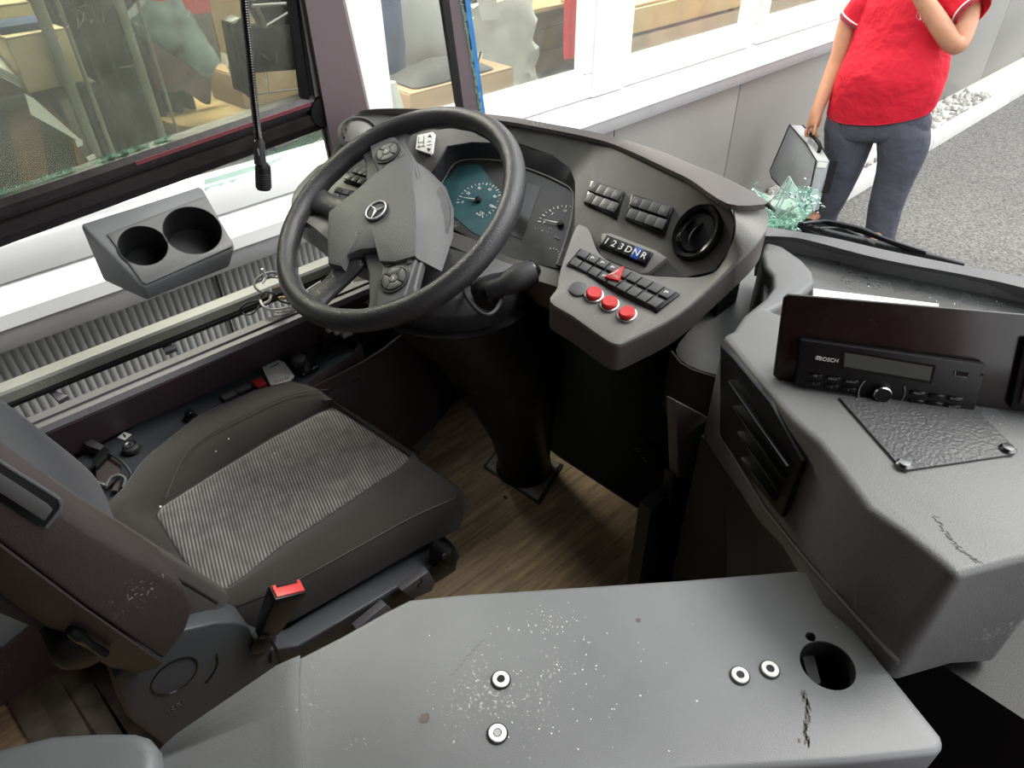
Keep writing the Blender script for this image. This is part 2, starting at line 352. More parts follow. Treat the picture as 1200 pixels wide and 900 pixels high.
# gravel
sb = []
for i in range(260):
    y = R.uniform(4.2, 8.2); x = R.uniform(-2.32, -2.01); s = R.uniform(.02, .045); sb.append((x, y, s))
rockm = []
for k in range(4):
    bm = bmesh.new(); bmesh.ops.create_icosphere(bm, subdivisions=1, radius=1)
    for v in bm.verts: v.co *= R.uniform(.7, 1.15); v.co.z *= .7
    me = bpy.data.meshes.new('pebble'); bm.to_mesh(me); bm.free(); me.materials.append(M['stone']); rockm.append(me)
gs = bpy.data.objects['ground_strip']
for x, y, s in sb:
    o = bpy.data.objects.new('stone', R.choice(rockm)); C.objects.link(o); o.parent = gs; o.location = (x, y, GZ+.02+s*.35); o.scale = (s, s, s); o.rotation_euler = (R.random()*6, R.random()*6, R.random()*6)
# walls
wall = boxb('wall_left', (WX-.16, -3, GZ-.1), (WX-.03, 14, .12), M['panel'], kind='structure')
# corrugated part
n = 0; vs, fs = [], []
y = -2.0; pts = []
while y < 1.62:
    pts += [(y, 0), (y+.006, .005), (y+.0125, .007), (y+.019, .005)]; y += .025
for y_, d in pts: vs += [V((WX-.03+d, y_, GZ)), V((WX-.03+d, y_, .13))]
fs = [[2*i, 2*i+1, 2*i+3, 2*i+2] for i in range(len(pts)-1)]
mk('corrugated_sheet', vs, fs, M['corr'], wall, smooth=60, kind=None)
for a, b in ((.71, .716), ):
    boxb('sheet_joint', (WX-.03, a, GZ), (WX-.012, b, .13), M['dark'], wall)
ys = [1.66, 2.862, 4.02, 5.18, 6.34, 7.5, 8.7, 9.9, 11.1, 12.3]
for i in range(len(ys)-1):
    boxb('wall_panel', (WX-.03, ys[i]+.004, GZ+.02), (WX-.005, ys[i+1]-.004, .13), M['panel'], wall, bevel=.003)
boxb('trim_1', (WX-.06, -3, .13), (WX+.03, 14, .2), M['sill_grey'], kind='structure', bevel=.004)
sill = prism('trim_2', [V((WX+.035, -3, .2)), V((WX+.035, -3, .245)), V((WX-.02, -3, .3)), V((WX-.08, -3, .31)), V((WX-.08, -3, .2))], (0, 1, 0), 0, 17, M['white'], kind='structure')
# window frames: bottom rail, posts
def window(nm, y0, y1):
    z0, z1 = .31, 2.0; w_ = .075; x0, x1 = WX-.1, WX-.02
    f = thing(nm, '', '', (WX-.06, (y0+y1)/2, z0)); del f['label'], f['category']; f['kind'] = 'structure'
    for lo, hi in (((x0, y0, z0), (x1, y1, z0+.11)), ((x0, y0, z1-.08), (x1, y1, z1)), ((x0, y0, z0+.11), (x1, y0+w_, z1-.08)), ((x0, y1-w_, z0+.11), (x1, y1, z1-.08))):
        boxb('window_frame', lo, hi, M['frame_white'], f, bevel=.008)
    boxb('window_sash', (x0+.02, y0+w_, z0+.105), (x1-.012, y1-w_, z0+.13), M['frame_white'], f, bevel=.004)
    boxb('window_pane', (WX-.07, y0+w_, z0+.11), (WX-.064, y1-w_, z1-.08), M['glass'], f, smooth=0)
window('window_1', -1.3, .0); window('window_2', .0, 1.44); window('window_3', 1.46, 2.71); window('window_4', 2.89, 4.09); window('window_5', 4.15, 5.35); window('window_6', 5.4, 6.7)
boxb('trim_3', (WX-.09, 1.36, .31), (WX+.0, 1.53, 2.0), M['frame_white'], bevel=.006, kind='structure')
boxb('trim_4', (WX-.09, 2.68, .31), (WX-.01, 2.92, 2.0), M['frame_white'], bevel=.006, kind='structure')
boxb('wall_upper', (WX-.16, -3, 2.0), (WX-.02, 14, 3.2), M['panel'], kind='structure')
# workshop shell
boxb('workshop_floor', (-6, -3, GZ), (WX-.17, 14, GZ+.02), M['shop'], kind='structure')
boxb('wall_workshop_back', (-6.1, -3, GZ), (-6, 14, 3), M['shop'], kind='structure')
boxb('wall_workshop_rear', (-6, -3.1, GZ), (WX-.17, -3, 3), M['shop'], kind='structure')
boxb('ceiling_workshop', (-6, -3, 3), (WX-.17, 14, 3.05), M['shop'], kind='structure')
# ------------- workshop things, on a bench below the windows
BZ = .16
bench = thing('workbench', 'long dark workbench behind the building windows carrying the boxes', 'workbench', (-2.95, 1.5, GZ+.02))
boxb('worktop', (-3.45, -1.8, BZ-.05), (-2.52, 5.6, BZ), M['shopdark'], bench, bevel=.004)
for x in (-3.4, -2.6):
    for y in (-1.7, 1.8, 5.5): boxb('leg', (x-.03, y-.03, GZ+.02), (x+.03, y+.03, BZ-.05), M['shopdark'], bench)
def carton(label, c, s, rz, m, tape=True, group=None):
    t = thing('cardboard_box', label, 'box', (c[0], c[1], c[2]), group)
    a = V((math.cos(rz), math.sin(rz), 0)); b = V((-a.y, a.x, 0)); c = V(c)+ZU*s[2]/2
    box('carton_body', c, s, m, t, ax=(a, b, ZU), bevel=.004)
    box('tape', c+ZU*(s[2]/2+.0006), (s[0]*.99, .05, .001), M['lightwood'], t, ax=(a, b, ZU), smooth=0)
    for q in (-1, 1): box('lid_flap', c+ZU*(s[2]/2+.003)+b*q*s[1]*.25, (s[0], s[1]*.48, .004), m, t, ax=(a, b, ZU), smooth=0)
    return t, a, b
bx, a, b = carton('brown cardboard box with printed letters behind the third window, rolls on its top', (-2.752, 2.1, BZ), (.3, .61, .29), .0, M['cardboard'])
for i, ch in enumerate('PG BETA'):
    if ch != ' ': text('printed_letter', ch, (-2.6015, 2.33-.05*i, BZ+.165), (0, -1, 0), (1, 0, 0), .065, M['ink_dark'], bx)
box('print_square', (-2.6015, 1.88, BZ+.16), (.002, .06, .06), M['brown'], bx, smooth=0)
tr_ = thing('tool_roll', 'crumpled black tool roll lying on the lettered cardboard box', 'tool roll', (-2.75, 2.1, BZ+.297))
loft('cloth', [[V((-2.88+.05*i+.01*R.random(), 1.84+j*.08, BZ+.3+(.0 if i in (0, 5) or j in (0, 6) else .03+.05*R.random()))) for j in range(7)] for i in range(6)], M['shopdark'], tr_, solid=.004, sub=1)
tube('handle', [V((-2.64, 2.2, BZ+.30)), V((-2.62, 2.22, BZ+.39))], .004, M['black'], tr_)
bg_ = thing('plastic_bag', 'pale grey crumpled polythene bag leaning behind the third window', 'bag', (-2.95, 2.7, BZ))
rows = []
for i in range(12):
    z = BZ+.01+.48*i/11; rows.append([V((-2.98-.04*i/11+(.07+.02*R.random())*math.cos(t)*(1-.5*i/11)+R.uniform(-.012, .012), 2.70+(.235+.02*math.sin(i*1.7)+R.uniform(-.012, .012))*math.sin(t), z+R.uniform(-.012, .012))) for t in [2*math.pi*k/20 for k in range(20)]])
loft('bag_body', rows, M['poly'], bg_, closed=True, caps=True, smooth=25)
loft('bag_corner', [[V((-2.93, 2.5+.12*u, BZ+.42+.02*R.random())) for u in (0, .5, 1)], [V((-2.96, 2.47+.12*u, BZ+.6+.02*R.random())) for u in (0, .5, 1)]], M['poly'], bg_, solid=.004)
sh = thing('wooden_crate', 'brown wooden crate of horizontal boards at the back of the third window', 'crate', (-3.3, 3.2, BZ))
for k in range(3): boxb('board', (-3.25, 2.6, BZ+.01+k*.125), (-3.22, 3.75, BZ+.125+k*.125), M['wood'], sh, bevel=.003)
for y in (2.65, 3.7): boxb('corner_post', (-3.29, y-.03, BZ), (-3.25, y+.03, BZ+.38), M['wood'], sh)
boxb('top_board', (-3.29, 2.6, BZ+.38), (-3.07, 3.75, BZ+.40), M['lightwood'], sh)
jg = thing('yellow_jug', 'yellow plastic jug with white base standing above the grey polythene bag', 'jug', (-3.17, 2.9, BZ+.4))
loft('jug_body', [[V((-3.17+r*math.cos(t), 2.92+r*1.6*math.sin(t), BZ+.43+z)) for t in [2*math.pi*k/16 for k in range(16)]] for r, z in ((.07, .02), (.09, .05), (.1, .2), (.08, .3), (.03, .34))], M['yellow'], jg, closed=True, caps=True, sub=1)
loft('jug_base', [[V((-3.17+r*math.cos(t), 2.92+r*1.6*math.sin(t), BZ+.40+z)) for t in [2*math.pi*k/16 for k in range(16)]] for r, z in ((.06, .0), (.085, .02), (.09, .06))], M['label'], jg, closed=True, caps=True)
boxb('jug_strap', (-3.07, 2.74, BZ+.33), (-3.062, 2.80, BZ+.75), M['yellow'], jg)
rs = thing('red_sheet', 'bright red plastic sheet hanging at the right edge of the third window', 'sheet', (-2.5, 2.7, BZ+.2))
loft('sheet_folds', [[V((-2.5+.012*math.sin(k*1.9), 2.63+.02*k, z)) for k in range(7)] for z in (BZ+.29, BZ+.5, BZ+.75, BZ+1.1)], M['redplas'], rs, solid=.004, sub=1)
wh = thing('spare_wheel', 'grey metal wheel with black tyre behind the third window left half', 'wheel', (-3.25, 2.42, BZ))
cw = V((-3.3, 2.42, BZ+.34)); ax_ = V((.85, -.5, .1)).normalized()
lathe('tyre', [(.2, -.07), (.3, -.06), (.33, 0), (.3, .06), (.2, .07)], cw, ax_, M['tyre'], wh, caps=False, k=40, solid=.01)
lathe('wheel_rim', [(.205, .07), (.19, .05), (.15, .03), (.145, -.02), (.09, .0), (.06, .03), (.03, .03)], cw, ax_, M['steel'], wh, caps=True, k=40)
jk = thing('blue_jacket', 'blue work jacket heaped at the left edge of the third window', 'jacket', (-3.05, 1.98, BZ))
rows = []
for i in range(12):
    z = BZ+.0+.85*i/11; rows.append([V((-3.05+(.08+.035*R.random())*math.cos(t), 1.95+(.13+.035*R.random())*math.sin(t), z)) for t in [2*math.pi*k/14 for k in range(14)]])
loft('cloth_folds', rows, M['blue'], jk, closed=True, caps=True, sub=1, smooth=70)
cl = thing('crumpled_foil', 'crumpled grey plastic film beside the lettered cardboard box', 'plastic film', (-2.58, 1.7, BZ))
rows = [[V((-2.60+.05*math.cos(t)*q+R.uniform(-.012, .012), 1.70+.075*math.sin(t)*q+R.uniform(-.015, .015), BZ+.01+z)) for t in [2*math.pi*k/12 for k in range(12)]] for q, z in ((1, 0), (1.05, .12), (.9, .24), (.5, .35))]
loft('film', rows, M['poly'], cl, closed=True, caps=True, smooth=0)
for cy, nmz, lab in ((4.4-.65, 0, 'pale wooden plank crate behind the fourth window'), (5.05, 1, 'straw-coloured wooden crate behind the fifth window')):
    t = thing('plank_crate', lab, 'crate', (-2.75, cy, BZ))
    for k, (z0, z1) in enumerate(((.02, .12), (.14, .28), (.30, .42))):
        boxb('plank', (-2.64, cy-.6, BZ+z0), (-2.61, cy+.6, BZ+z1), M['lightwood'] if k == 2 else M['wood2'], t, bevel=.004)
    for k in range(4): boxb('lid_plank', (-2.72-.1*k, cy-.6, BZ+.42), (-2.63-.1*k, cy+.6, BZ+.435), M['lightwood'], t, bevel=.002)
    for y_ in (cy-.57, cy+.57): boxb('corner_post', (-2.68, y_-.02, BZ), (-2.64, y_+.02, BZ+.42), M['wood'], t)
t = thing('red_tin', 'orange-red tin lying on top of the pale plank crate', 'tin', (-2.76, 3.9, BZ+.435))
lathe('tin_body', [(.045, 0), (.045, .28)], (-2.78, 3.78, BZ+.481), (0, 1, 0), M['redplas'], t, bevel=.004); lathe('lid', [(.047, 0), (.047, .02)], (-2.78, 4.06, BZ+.483), (0, 1, 0), M['steel'], t)
def at(px, py, x): return P(px, py, X=x)
carton('large cream cardboard box behind the second window, far left of the photo', (-3.03, .36, BZ+.57), (.34, .42, .2), .0, M['cream_box'])
carton('smaller cream cardboard box with blue folder on top, beside the large cream box', (-2.74, .5, BZ+.57), (.2, .17, .15), .12, M['cream_box'])
t = thing('box_shelf', 'dark shelf behind the second window carrying the two cream boxes', 'shelf', (-2.95, .3, BZ)); boxb('shelf_board', (-3.25, .0, BZ+.54), (-2.62, .62, BZ+.57), M['shopdark'], t); boxb('upright', (-3.2, .05, BZ), (-3.15, .6, BZ+.54), M['shopdark'], t)
o = box('blue_book', (-2.74, .5, BZ+.736), (.12, .14, .02), M['blue'], bevel=.003); tag(o, 'flat blue folder lying on the smaller cream box', 'folder')
# white offcuts pile / diagonal panel
t = thing('picture_panel', 'brown framed dark panel leaning behind the second window, lower left', 'panel', (-2.7, .05, BZ))
fr = plane3(at(0, 95, -2.62), at(75, 160, -2.62), at(0, 230, -2.50))
q = [at(-60, 60, -2.75), at(38, 108, -2.72), at(85, 160, -2.62), at(98, 212, -2.55), at(-60, 262, -2.55)]
n_ = plane3(q[0], q[2], q[4])[1]
prism('panel_board', [v-n_*(v-q[0]).dot(n_) for v in q], n_, -.02, 0, M['shopdark'], t)
q = [v-n_*(v-q[0]).dot(n_) for v in q]
loftpts = q+[]
tubes('frame_edge', [([q[1], q[2]], .012), ([q[2], q[3]], .012)], M['brown'], t, k=4)
prism('brown_stripe', [q[0].lerp(q[1], .55), q[1], q[4].lerp(q[3], .75), q[4].lerp(q[3], .55)], n_, .001, .004, M['brown'], t, smooth=0)
t = thing('paper_sheets', 'white crumpled paper sheets lying above the brown framed panel', 'paper', (-2.68, .08, BZ+.3))
for k in range(4):
    a = at(-20+6*k, 68+7*k, -2.66); b = at(45+3*k, 104+4*k, -2.66); mk('sheet', [a, b, b+V((-.07, .01, .02+.01*k)), a+V((-.09, .0, .04))], [[0, 1, 2, 3]], M['label'], t, solid=.002, smooth=0)
t = thing('paper_strip', 'long white tapering strip beside the brown framed panel', 'strip', at(55, 130, -2.6))
prism('strip', PX([(29, 110), (38, 114), (96, 165), (90, 164), (36, 134)], -2.58), (1, 0, 0), 0, .004, M['label'], t)
SCR = ['tiny white paper scrap at the tip of the long white strip', 'small square white scrap just right of the strip tip', 'lower left white scrap touching the window rail', 'white scrap second from the left along the window rail', 'narrow slanted white scrap in the middle of the row', 'pale rectangular scrap right of the narrow slanted one', 'rightmost pale scrap of the row behind the side window']
for k, qd in enumerate([[(88, 165), (96, 163), (97, 170), (91, 172)], [(101, 184), (110, 180), (113, 185), (104, 189)], [(97, 195), (104, 193), (112, 201), (106, 203)], [(106, 193), (112, 191), (120, 198), (114, 201)], [(114, 188), (118, 187), (128, 197), (122, 198)], [(124, 188), (137, 183), (148, 190), (133, 195)], [(149, 182), (160, 179), (169, 185), (156, 189)]]):
    o = prism('paper_scrap', PX(qd, -2.55), (1, 0, 0), 0, .003, M['label'], smooth=0); tag(o, SCR[k], 'paper', 'paper scraps behind the side window')
# vertical dark curtains
for y0, y1, lab in ((.64, 1.04, 'dark grey curtain hanging behind the side window, left of the round table'), ):
    t = thing('dark_curtain', lab, 'curtain', (-2.9, (y0+y1)/2, BZ)); rows = []
    for z in (BZ+.01, BZ+.6, BZ+1.6): rows.append([V((-3.05+.03*math.sin(k*1.3), y0+(y1-y0)*k/30, z)) for k in range(31)])
    loft('drape', rows, M['shopdark'], t, solid=.006, smooth=60)
for px_, w_, lab in ((58, .035, 'left of the two tall pale pipes behind the side window'), (152, .028, 'right of the two tall pale pipes behind the side window')):
    a = P(px_, 40, X=-2.62); t = thing('pipe', lab, 'pipe', (a.x, a.y, BZ)); tube('pipe_tube', [V((a.x, a.y, BZ)), V((a.x, a.y, 1.9))], w_/2, M['grey_green'], t, k=12)
    tube('thin_tube', [V((a.x+.01, a.y+.05, BZ)), V((a.x+.01, a.y+.05, 1.9))], w_/5, M['grey_green'], t, k=8)
    lathe('collar', [(w_*.7, 0), (w_*.7, .02)], (a.x, a.y, BZ+.001), (0, 0, 1), M['steel'], t, k=12)
# round spool table
st = thing('cable_reel', 'round wooden cable reel table behind the side window', 'table', (-3.0, 1.28, BZ))
lathe('reel_top', [(.33, 0), (.33, .045)], (-3.0, 1.22, BZ+.26), (0, 0, 1), M['lightwood'], st, k=40, bevel=.005)
lathe('reel_core', [(.1, 0), (.1, .26)], (-3.0, 1.22, BZ+.0), (0, 0, 1), M['blue'], st, k=24)
carton('flat orange-brown cardboard box on the round reel table', (-3.02, 1.38, BZ+.306), (.25, .42, .12), .1, M['cardboard'])
o = prism('white_bracket', PX([(262, 62), (272, 66), (287, 104), (277, 102), (270, 78), (264, 76)], -2.9), (1, 0, 0), -.03, 0, M['label']); tag(o, 'white plastic bracket standing by the round reel table', 'bracket')
pl = thing('plastic_bundle', 'blue and clear plastic wrapped bundle behind the side window', 'bundle', at(215, 55, -2.8))
a = at(170, -5, -2.85); b = at(250, 82, -2.75); rows = []
for i in range(10):
    c = a.lerp(b, i/9); r = .09*(1-.75*i/9)+.015*R.random(); rows.append([c+V((.5*r*math.cos(t), r*math.sin(t)*1, r*math.sin(t)*.7+R.uniform(-.01, .01))) for t in [2*math.pi*k/12 for k in range(12)]])
M['bundle'] = mat('blue_clear_wrap', (.28, .36, .36), .3, .4, 40, var=.6, vs=14)
loft('wrap', rows, M['bundle'], pl, closed=True, caps=True, smooth=30)
mv = thing('purple_tarp', 'dusky purple tarpaulin heap behind the side window under the plastic bundle', 'tarpaulin', at(205, 80, -2.9))
rows = [[at(178+10*k, 40+10*i+5*math.sin(k*1.3+i)+k*3, -3.0+.03*math.sin(k*2+i)) for k in range(8)] for i in range(7)]
M['tarp'] = mat('purple_tarp', (.14, .1, .11), .5, .2, 40, var=.3); loft('tarp_cloth', rows, M['tarp'], mv, solid=.01, sub=1)
o = boxb('red_box', (-3.05, .86, 1.28), (-2.95, 1.05, 1.42), M['redplas']); tag(o, 'small red plastic bin on the workshop shelf above the purple tarpaulin', 'bin'); o.location = at(205, -2, -2.85)-V((-3.0, .95, 1.33))
t = thing('wall_shelf', 'brown boards stacked against the workshop wall beyond the round reel table', 'boards', (-3.4, 1.2, BZ))
for k in range(5): boxb('board', (-3.42, .75+.2*k, BZ), (-3.4, .75+.2*k+.19, BZ+1.3), M['wood'] if k % 2 else M['shop'], t)
# ---------------------------------------------------------------- bus shell
SX = -1.45
# cab floor planks
fl = boxb('floor', (-1.36, -1.2, -.03), (-.2, 1.36, -.004), M['dark'], kind='structure')
x = -1.35; k = 0
while x < -.22:
    y = -1.2+(.37*k) % .7-.7
    while y < 1.36:
        y0, y1 = max(-1.2, y), min(1.36, y+.9)
        if y1-y0 > .05: boxb('floor_plank', (x, y0+.0006, -.004), (x+.0915, y1-.0006, 0), M['floor'], fl, smooth=0)
        y += .9
    x += .0925; k += 1
# below-cab body and street-side skin
boxb('wall_left_bus', (-1.52, -3, -.6), (-1.50, 1.4, .28), M['side'], kind='structure')
boxb('slot_light_stop', (-1.376, -3, -.03), (-1.368, 1.42, .415), M['side'], kind='structure')  # unseen lining added to stop light coming in through the side slot
boxb('side_light_stop', (-1.5, .8, -.03), (-1.37, 1.42, .40), M['black'], kind='structure')  # unseen black box added to keep side-gap light out of the footwell
fb = boxb('wall_front', (-1.45, 1.42, -.6), (1.1, 1.5, .62), M['dark'], kind='structure')
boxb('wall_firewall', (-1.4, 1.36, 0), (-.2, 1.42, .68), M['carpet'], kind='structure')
boxb('aisle_floor', (-.2, -4, -.45), (1.1, 1.4, -.42), M['dark'], kind='structure')
boxb('platform_side', (-.2, -1.2, -.42), (-.17, 1.36, -.03), M['dark'], kind='structure')
boxb('rear_floor', (-1.4, -4, -.45), (-.2, -1.2, -.42), M['dark'], kind='structure')
# roof, right side and rear of the bus (outside the view, they shade it)
M['liner'] = mat('bus_lining', (.12, .1, .1), .7); M['red_bounce'] = mat('red_bounce_lining', (1.0, .22, .22), .8)  # unseen lining made red to bounce a reddish tint into the cab
boxb('ceiling', (-1.5, -5, 1.95), (1.15, .75, 2.0), M['liner'], kind='structure')
boxb('wall_right', (1.1, -5, -.45), (1.15, .1, 1.95), M['red_bounce'], kind='structure')
boxb('wall_rear', (-1.5, -5.05, -.45), (1.15, -5, 2.0), M['red_bounce'], kind='structure')
boxb('wall_left_rear', (-1.5, -5, -.45), (-1.46, -.8, 1.95), M['liner'], kind='structure')
# outer rail of the side opening + ledge
rail = thing('side_rail', 'long grey-green metal rail along the open slot beneath the side window', 'rail', (-1.52, .35, .44))
loft('rail_profile', [[V((x_, -.6, z_)), V((x_, .95, z_+.008))] for x_, z_ in ((-1.446, .478), (-1.446, .497), (-1.450, .501), (-1.478, .502), (-1.488, .498), (-1.492, .44))], M['grey_green'], rail, solid=.003, smooth=20)
loft('inner_groove', [[V((x_, -.6, z_)), V((x_, .95, z_))] for x_, z_ in ((-1.448, .480), (-1.436, .480), (-1.436, .474), (-1.448, .472))], M['black'], rail, solid=.002)
tb = thing('slot_bracket', 'grey clip bracket in the middle of the open side slot', 'bracket', P(190, 402, Z=.48))
prism('bracket_plate', PZ([(171, 396), (184, 391), (193, 396), (207, 407), (193, 413), (187, 400)], .47), (0, 0, 1), -.01, 0, M['side'], tb, bevel=.002)
tube('bracket_wire', PZ([(188, 402), (193, 411)], .46), .002, M['black'], tb)
tb = thing('slot_bracket', 'grey clip bracket near the seat end of the open side slot', 'bracket', P(65, 455, Z=.48))
prism('bracket_plate', PZ([(42, 446), (58, 441), (66, 458), (80, 463), (68, 470), (58, 460)], .47), (0, 0, 1), -.01, 0, M['side'], tb, bevel=.002)
o = prism('slot_clip', PZ([(205, 380), (215, 377), (217, 382), (207, 386)], .46), (0, 0, 1), -.02, 0, M['black'], rail, bevel=.001); o['label'] = 'small black clip under the rail'
# inner side panel (ledge, face) as one moulding
sp = thing('side_moulding', 'long dark mauve side moulding below the side opening', 'moulding', (-1.3, .3, 0))
prof = [(-1.365, .42), (-1.343, .494), (-1.335, .501), (-1.312, .503), (-1.309, .499), (-1.293, .499), (-1.286, .490)]
loft('ledge', [[V((x_, y_, z_)) for y_ in (-.7, 0, .5, .78)] for x_, z_ in prof], M['side'], sp, solid=.004, smooth=12)
# mauve face
loft('face', [[V((x_, y_, z_)) for y_ in (-.7, 0, .5, .78)] for x_, z_ in ((-1.287, .487), (-1.318, .44), (-1.345, .381))], M['mauve'], sp, solid=.003)
tubes('seam_line', [([V((-1.3105, -.7, .5025)), V((-1.3105, .78, .5025))], .0015)], M['black'], sp)
# lower side wall, seat-side
boxb('lower_face', (-1.235, -.7, .0), (-1.2, .62, .34), M['mauve'], sp, bevel=.01)
# side console
scn = thing('side_console', 'dark blue-grey control console along the side wall beside the seat', 'console', (-1.3, .25, .34))
con = PZ([(-60, 615), (117, 522), (261, 441), (363, 397), (400, 401), (414, 408), (412, 416), (355, 452), (300, 500), (150, 640), (0, 760)], .38)
prism('console_top', con, ZU, -.012, 0, M['panelblue'], scn, bevel=.004)
# console rim and lower front cover
loft('console_rim', [PZ([(355, 452), (412, 415), (420, 402), (405, 392), (380, 388)], z) for z in (.385,)]+[[q+V((.012, .0, 0)) for q in PZ([(355, 452), (412, 415), (420, 402), (405, 392), (380, 388)], .378)], [q+V((.02, .0, -.37)) for q in PZ([(355, 452), (412, 415), (420, 402), (405, 392), (380, 388)], .378)]], M['mauve'], scn, solid=.004)
loft('front_cover', [[V((-1.21, .5, z)), V((-1.215, .66, z)), V((-1.26, .82, z)), V((-1.33, 1.0, z)), V((-1.36, 1.2, z))] for z in (.375, .2, .0)], M['mauve'], scn, solid=.006, n=12, sp=True)
# body moulding under the left end of the dash
mk_ = thing('corner_cover', 'grey moulded corner cover between side panel and dashboard', 'cover', (-1.4, .9, .3))
loft('cover_shell', [[V((-1.5, .74, .535)), V((-1.47, .95, .56)), V((-1.4, 1.2, .6))], [V((-1.40, .72, .53)), V((-1.36, .9, .56)), V((-1.28, 1.15, .6))], [V((-1.31, .70, .50)), V((-1.26, .86, .52)), V((-1.2, 1.1, .56))], [V((-1.285, .70, .42)), V((-1.25, .86, .43)), V((-1.2, 1.1, .45))]], M['grey_green'], mk_, solid=.005, sub=1, smooth=50)
# switches on the console
def cyl_on(name, px, py, z, r, h, m, parent, k=28, **kw): c = P(px, py, Z=z); return lathe(name, [(r, 0), (r, h)], c, ZU, m, parent, k=k, **kw)
c = P(155, 527, Z=.385); t = thing('key_switch', 'round chrome ringed key switch at the seat end of the side console', 'switch', c)
lathe('bezel', [(.017, 0), (.016, .010), (.012, .012)], c, ZU, M['dark'], t, k=28, bevel=.001); lathe('chrome_ring', [(.0125, 0), (.0125, .003), (.009, .003), (.009, 0)], c+ZU*.012, ZU, M['chrome'], t, caps=False); lathe('lock_cylinder', [(.0085, 0), (.0085, .002)], c+ZU*.0115, ZU, M['steel'], t)
box('keyhole', c+ZU*.0142, (.009, .002, .001), M['black'], t, smooth=0)
c2 = P(146, 511, Z=.381); o = box('sticker', c2, (.02, .018, .001), M['label'], smooth=0, ax=(V((.9, .4, 0)).normalized(), V((-.4, .9, 0)).normalized(), ZU)); tag(o, 'tiny square white sticker beside the key switch', 'sticker'); box('symbol', c2+ZU*.0008, (.013, .003, .0006), M['ink_dark'], o, smooth=0)
c = P(224, 490, Z=.383); t = thing('rotary_knob', 'small round black knob half hidden behind the seat cushion', 'knob', c)
lathe('knob_base', [(.014, 0), (.013, .006)], c, ZU, M['black'], t); lathe('knob_cap', [(.009, 0), (.009, .012), (.007, .014)], c+ZU*.006, ZU, M['gloss'], t)
# rocker switch row (white edged)
t = thing('rocker_switches', 'row of grey rocker switches in a black frame on the side console', 'switches', P(285, 460, Z=.383))
A, B, D = P(258, 467, Z=.383), P(306, 443, Z=.383), P(263, 474, Z=.383); ex = (B-A).normalized(); ey = (D-A); ey = (ey-ex*ey.dot(ex)).normalized()
Lx = (B-A).length
box('switch_frame', A+ex*Lx/2+ey*.011+ZU*.001, (Lx+.004, .028, .004), M['black'], t, ax=(ex, ey, ZU), bevel=.001)
for i in range(3): box('rocker', A+ex*(Lx*(i+.5)/3)+ey*.011+ZU*.005, (Lx/3-.002, .02, .006), M['btn'], t, ax=(ex, ey, ZU), bevel=.0015)
t = thing('red_rocker', 'red guarded rocker switch beside the white tag on the side console', 'switch', P(303, 447, Z=.383))
box('red_cap', P(304, 450, Z=.39), (.022, .03, .012), M['red_switch'], t, ax=(ex, ey, ZU), bevel=.002); box('red_base', P(304, 450, Z=.383), (.024, .032, .004), M['black'], t, ax=(ex, ey, ZU))
# white tag
t = thing('white_tag', 'white plastic card with blue and red print between red switch and joystick', 'card', P(322, 437, Z=.385))
prism('card', PZ([(307, 430), (326, 421), (333, 424), (345, 440), (340, 446), (320, 453), (316, 450)], .392), ZU, -.004, 0, M['label'], t, bevel=.0015)
box('blue_print', P(322, 428, Z=.3925), (.02, .003, .0006), M['blue_btn'], t, ax=(ex, ey, ZU), smooth=0)
for i in range(3): lathe('red_print', [(.0045, 0), (.0045, .0005), (.0032, .0005)], P(324+6*i, 447-2*i, Z=.3925), ZU, M['red_switch'], t, k=14, caps=False)
# joystick
t = thing('mirror_joystick', 'black round joystick knob on a square base at the front of the console', 'joystick', P(352, 427, Z=.385))
box('joystick_base', P(357, 430, Z=.388), (.05, .055, .012), M['gloss'], t, ax=(ex, ey, ZU), bevel=.006, bseg=3)
lathe('boot', [(.021, 0), (.017, .012), (.012, .016)], P(357, 430, Z=.393), ZU, M['black'], t)
lathe('knob', [(.013, 0), (.0165, .006), (.017, .016), (.014, .02)], P(352, 427, Z=.408), ZU, M['dark'], t, bevel=.002)
t = thing('black_clip', 'black plastic cable clip standing at the front corner of the console', 'clip', P(380, 405, Z=.385))
box('clip_body', P(379, 408, Z=.39), (.022, .018, .02), M['black'], t, ax=(ex, ey, ZU), bevel=.002); box('clip_arm', P(377, 398, Z=.40), (.008, .014, .03), M['black'], t, ax=(ex, ey, ZU), bevel=.002); box('clip_jaw', P(383, 401, Z=.41), (.018, .005, .008), M['dark'], t, ax=(ex, ey, ZU), bevel=.001)
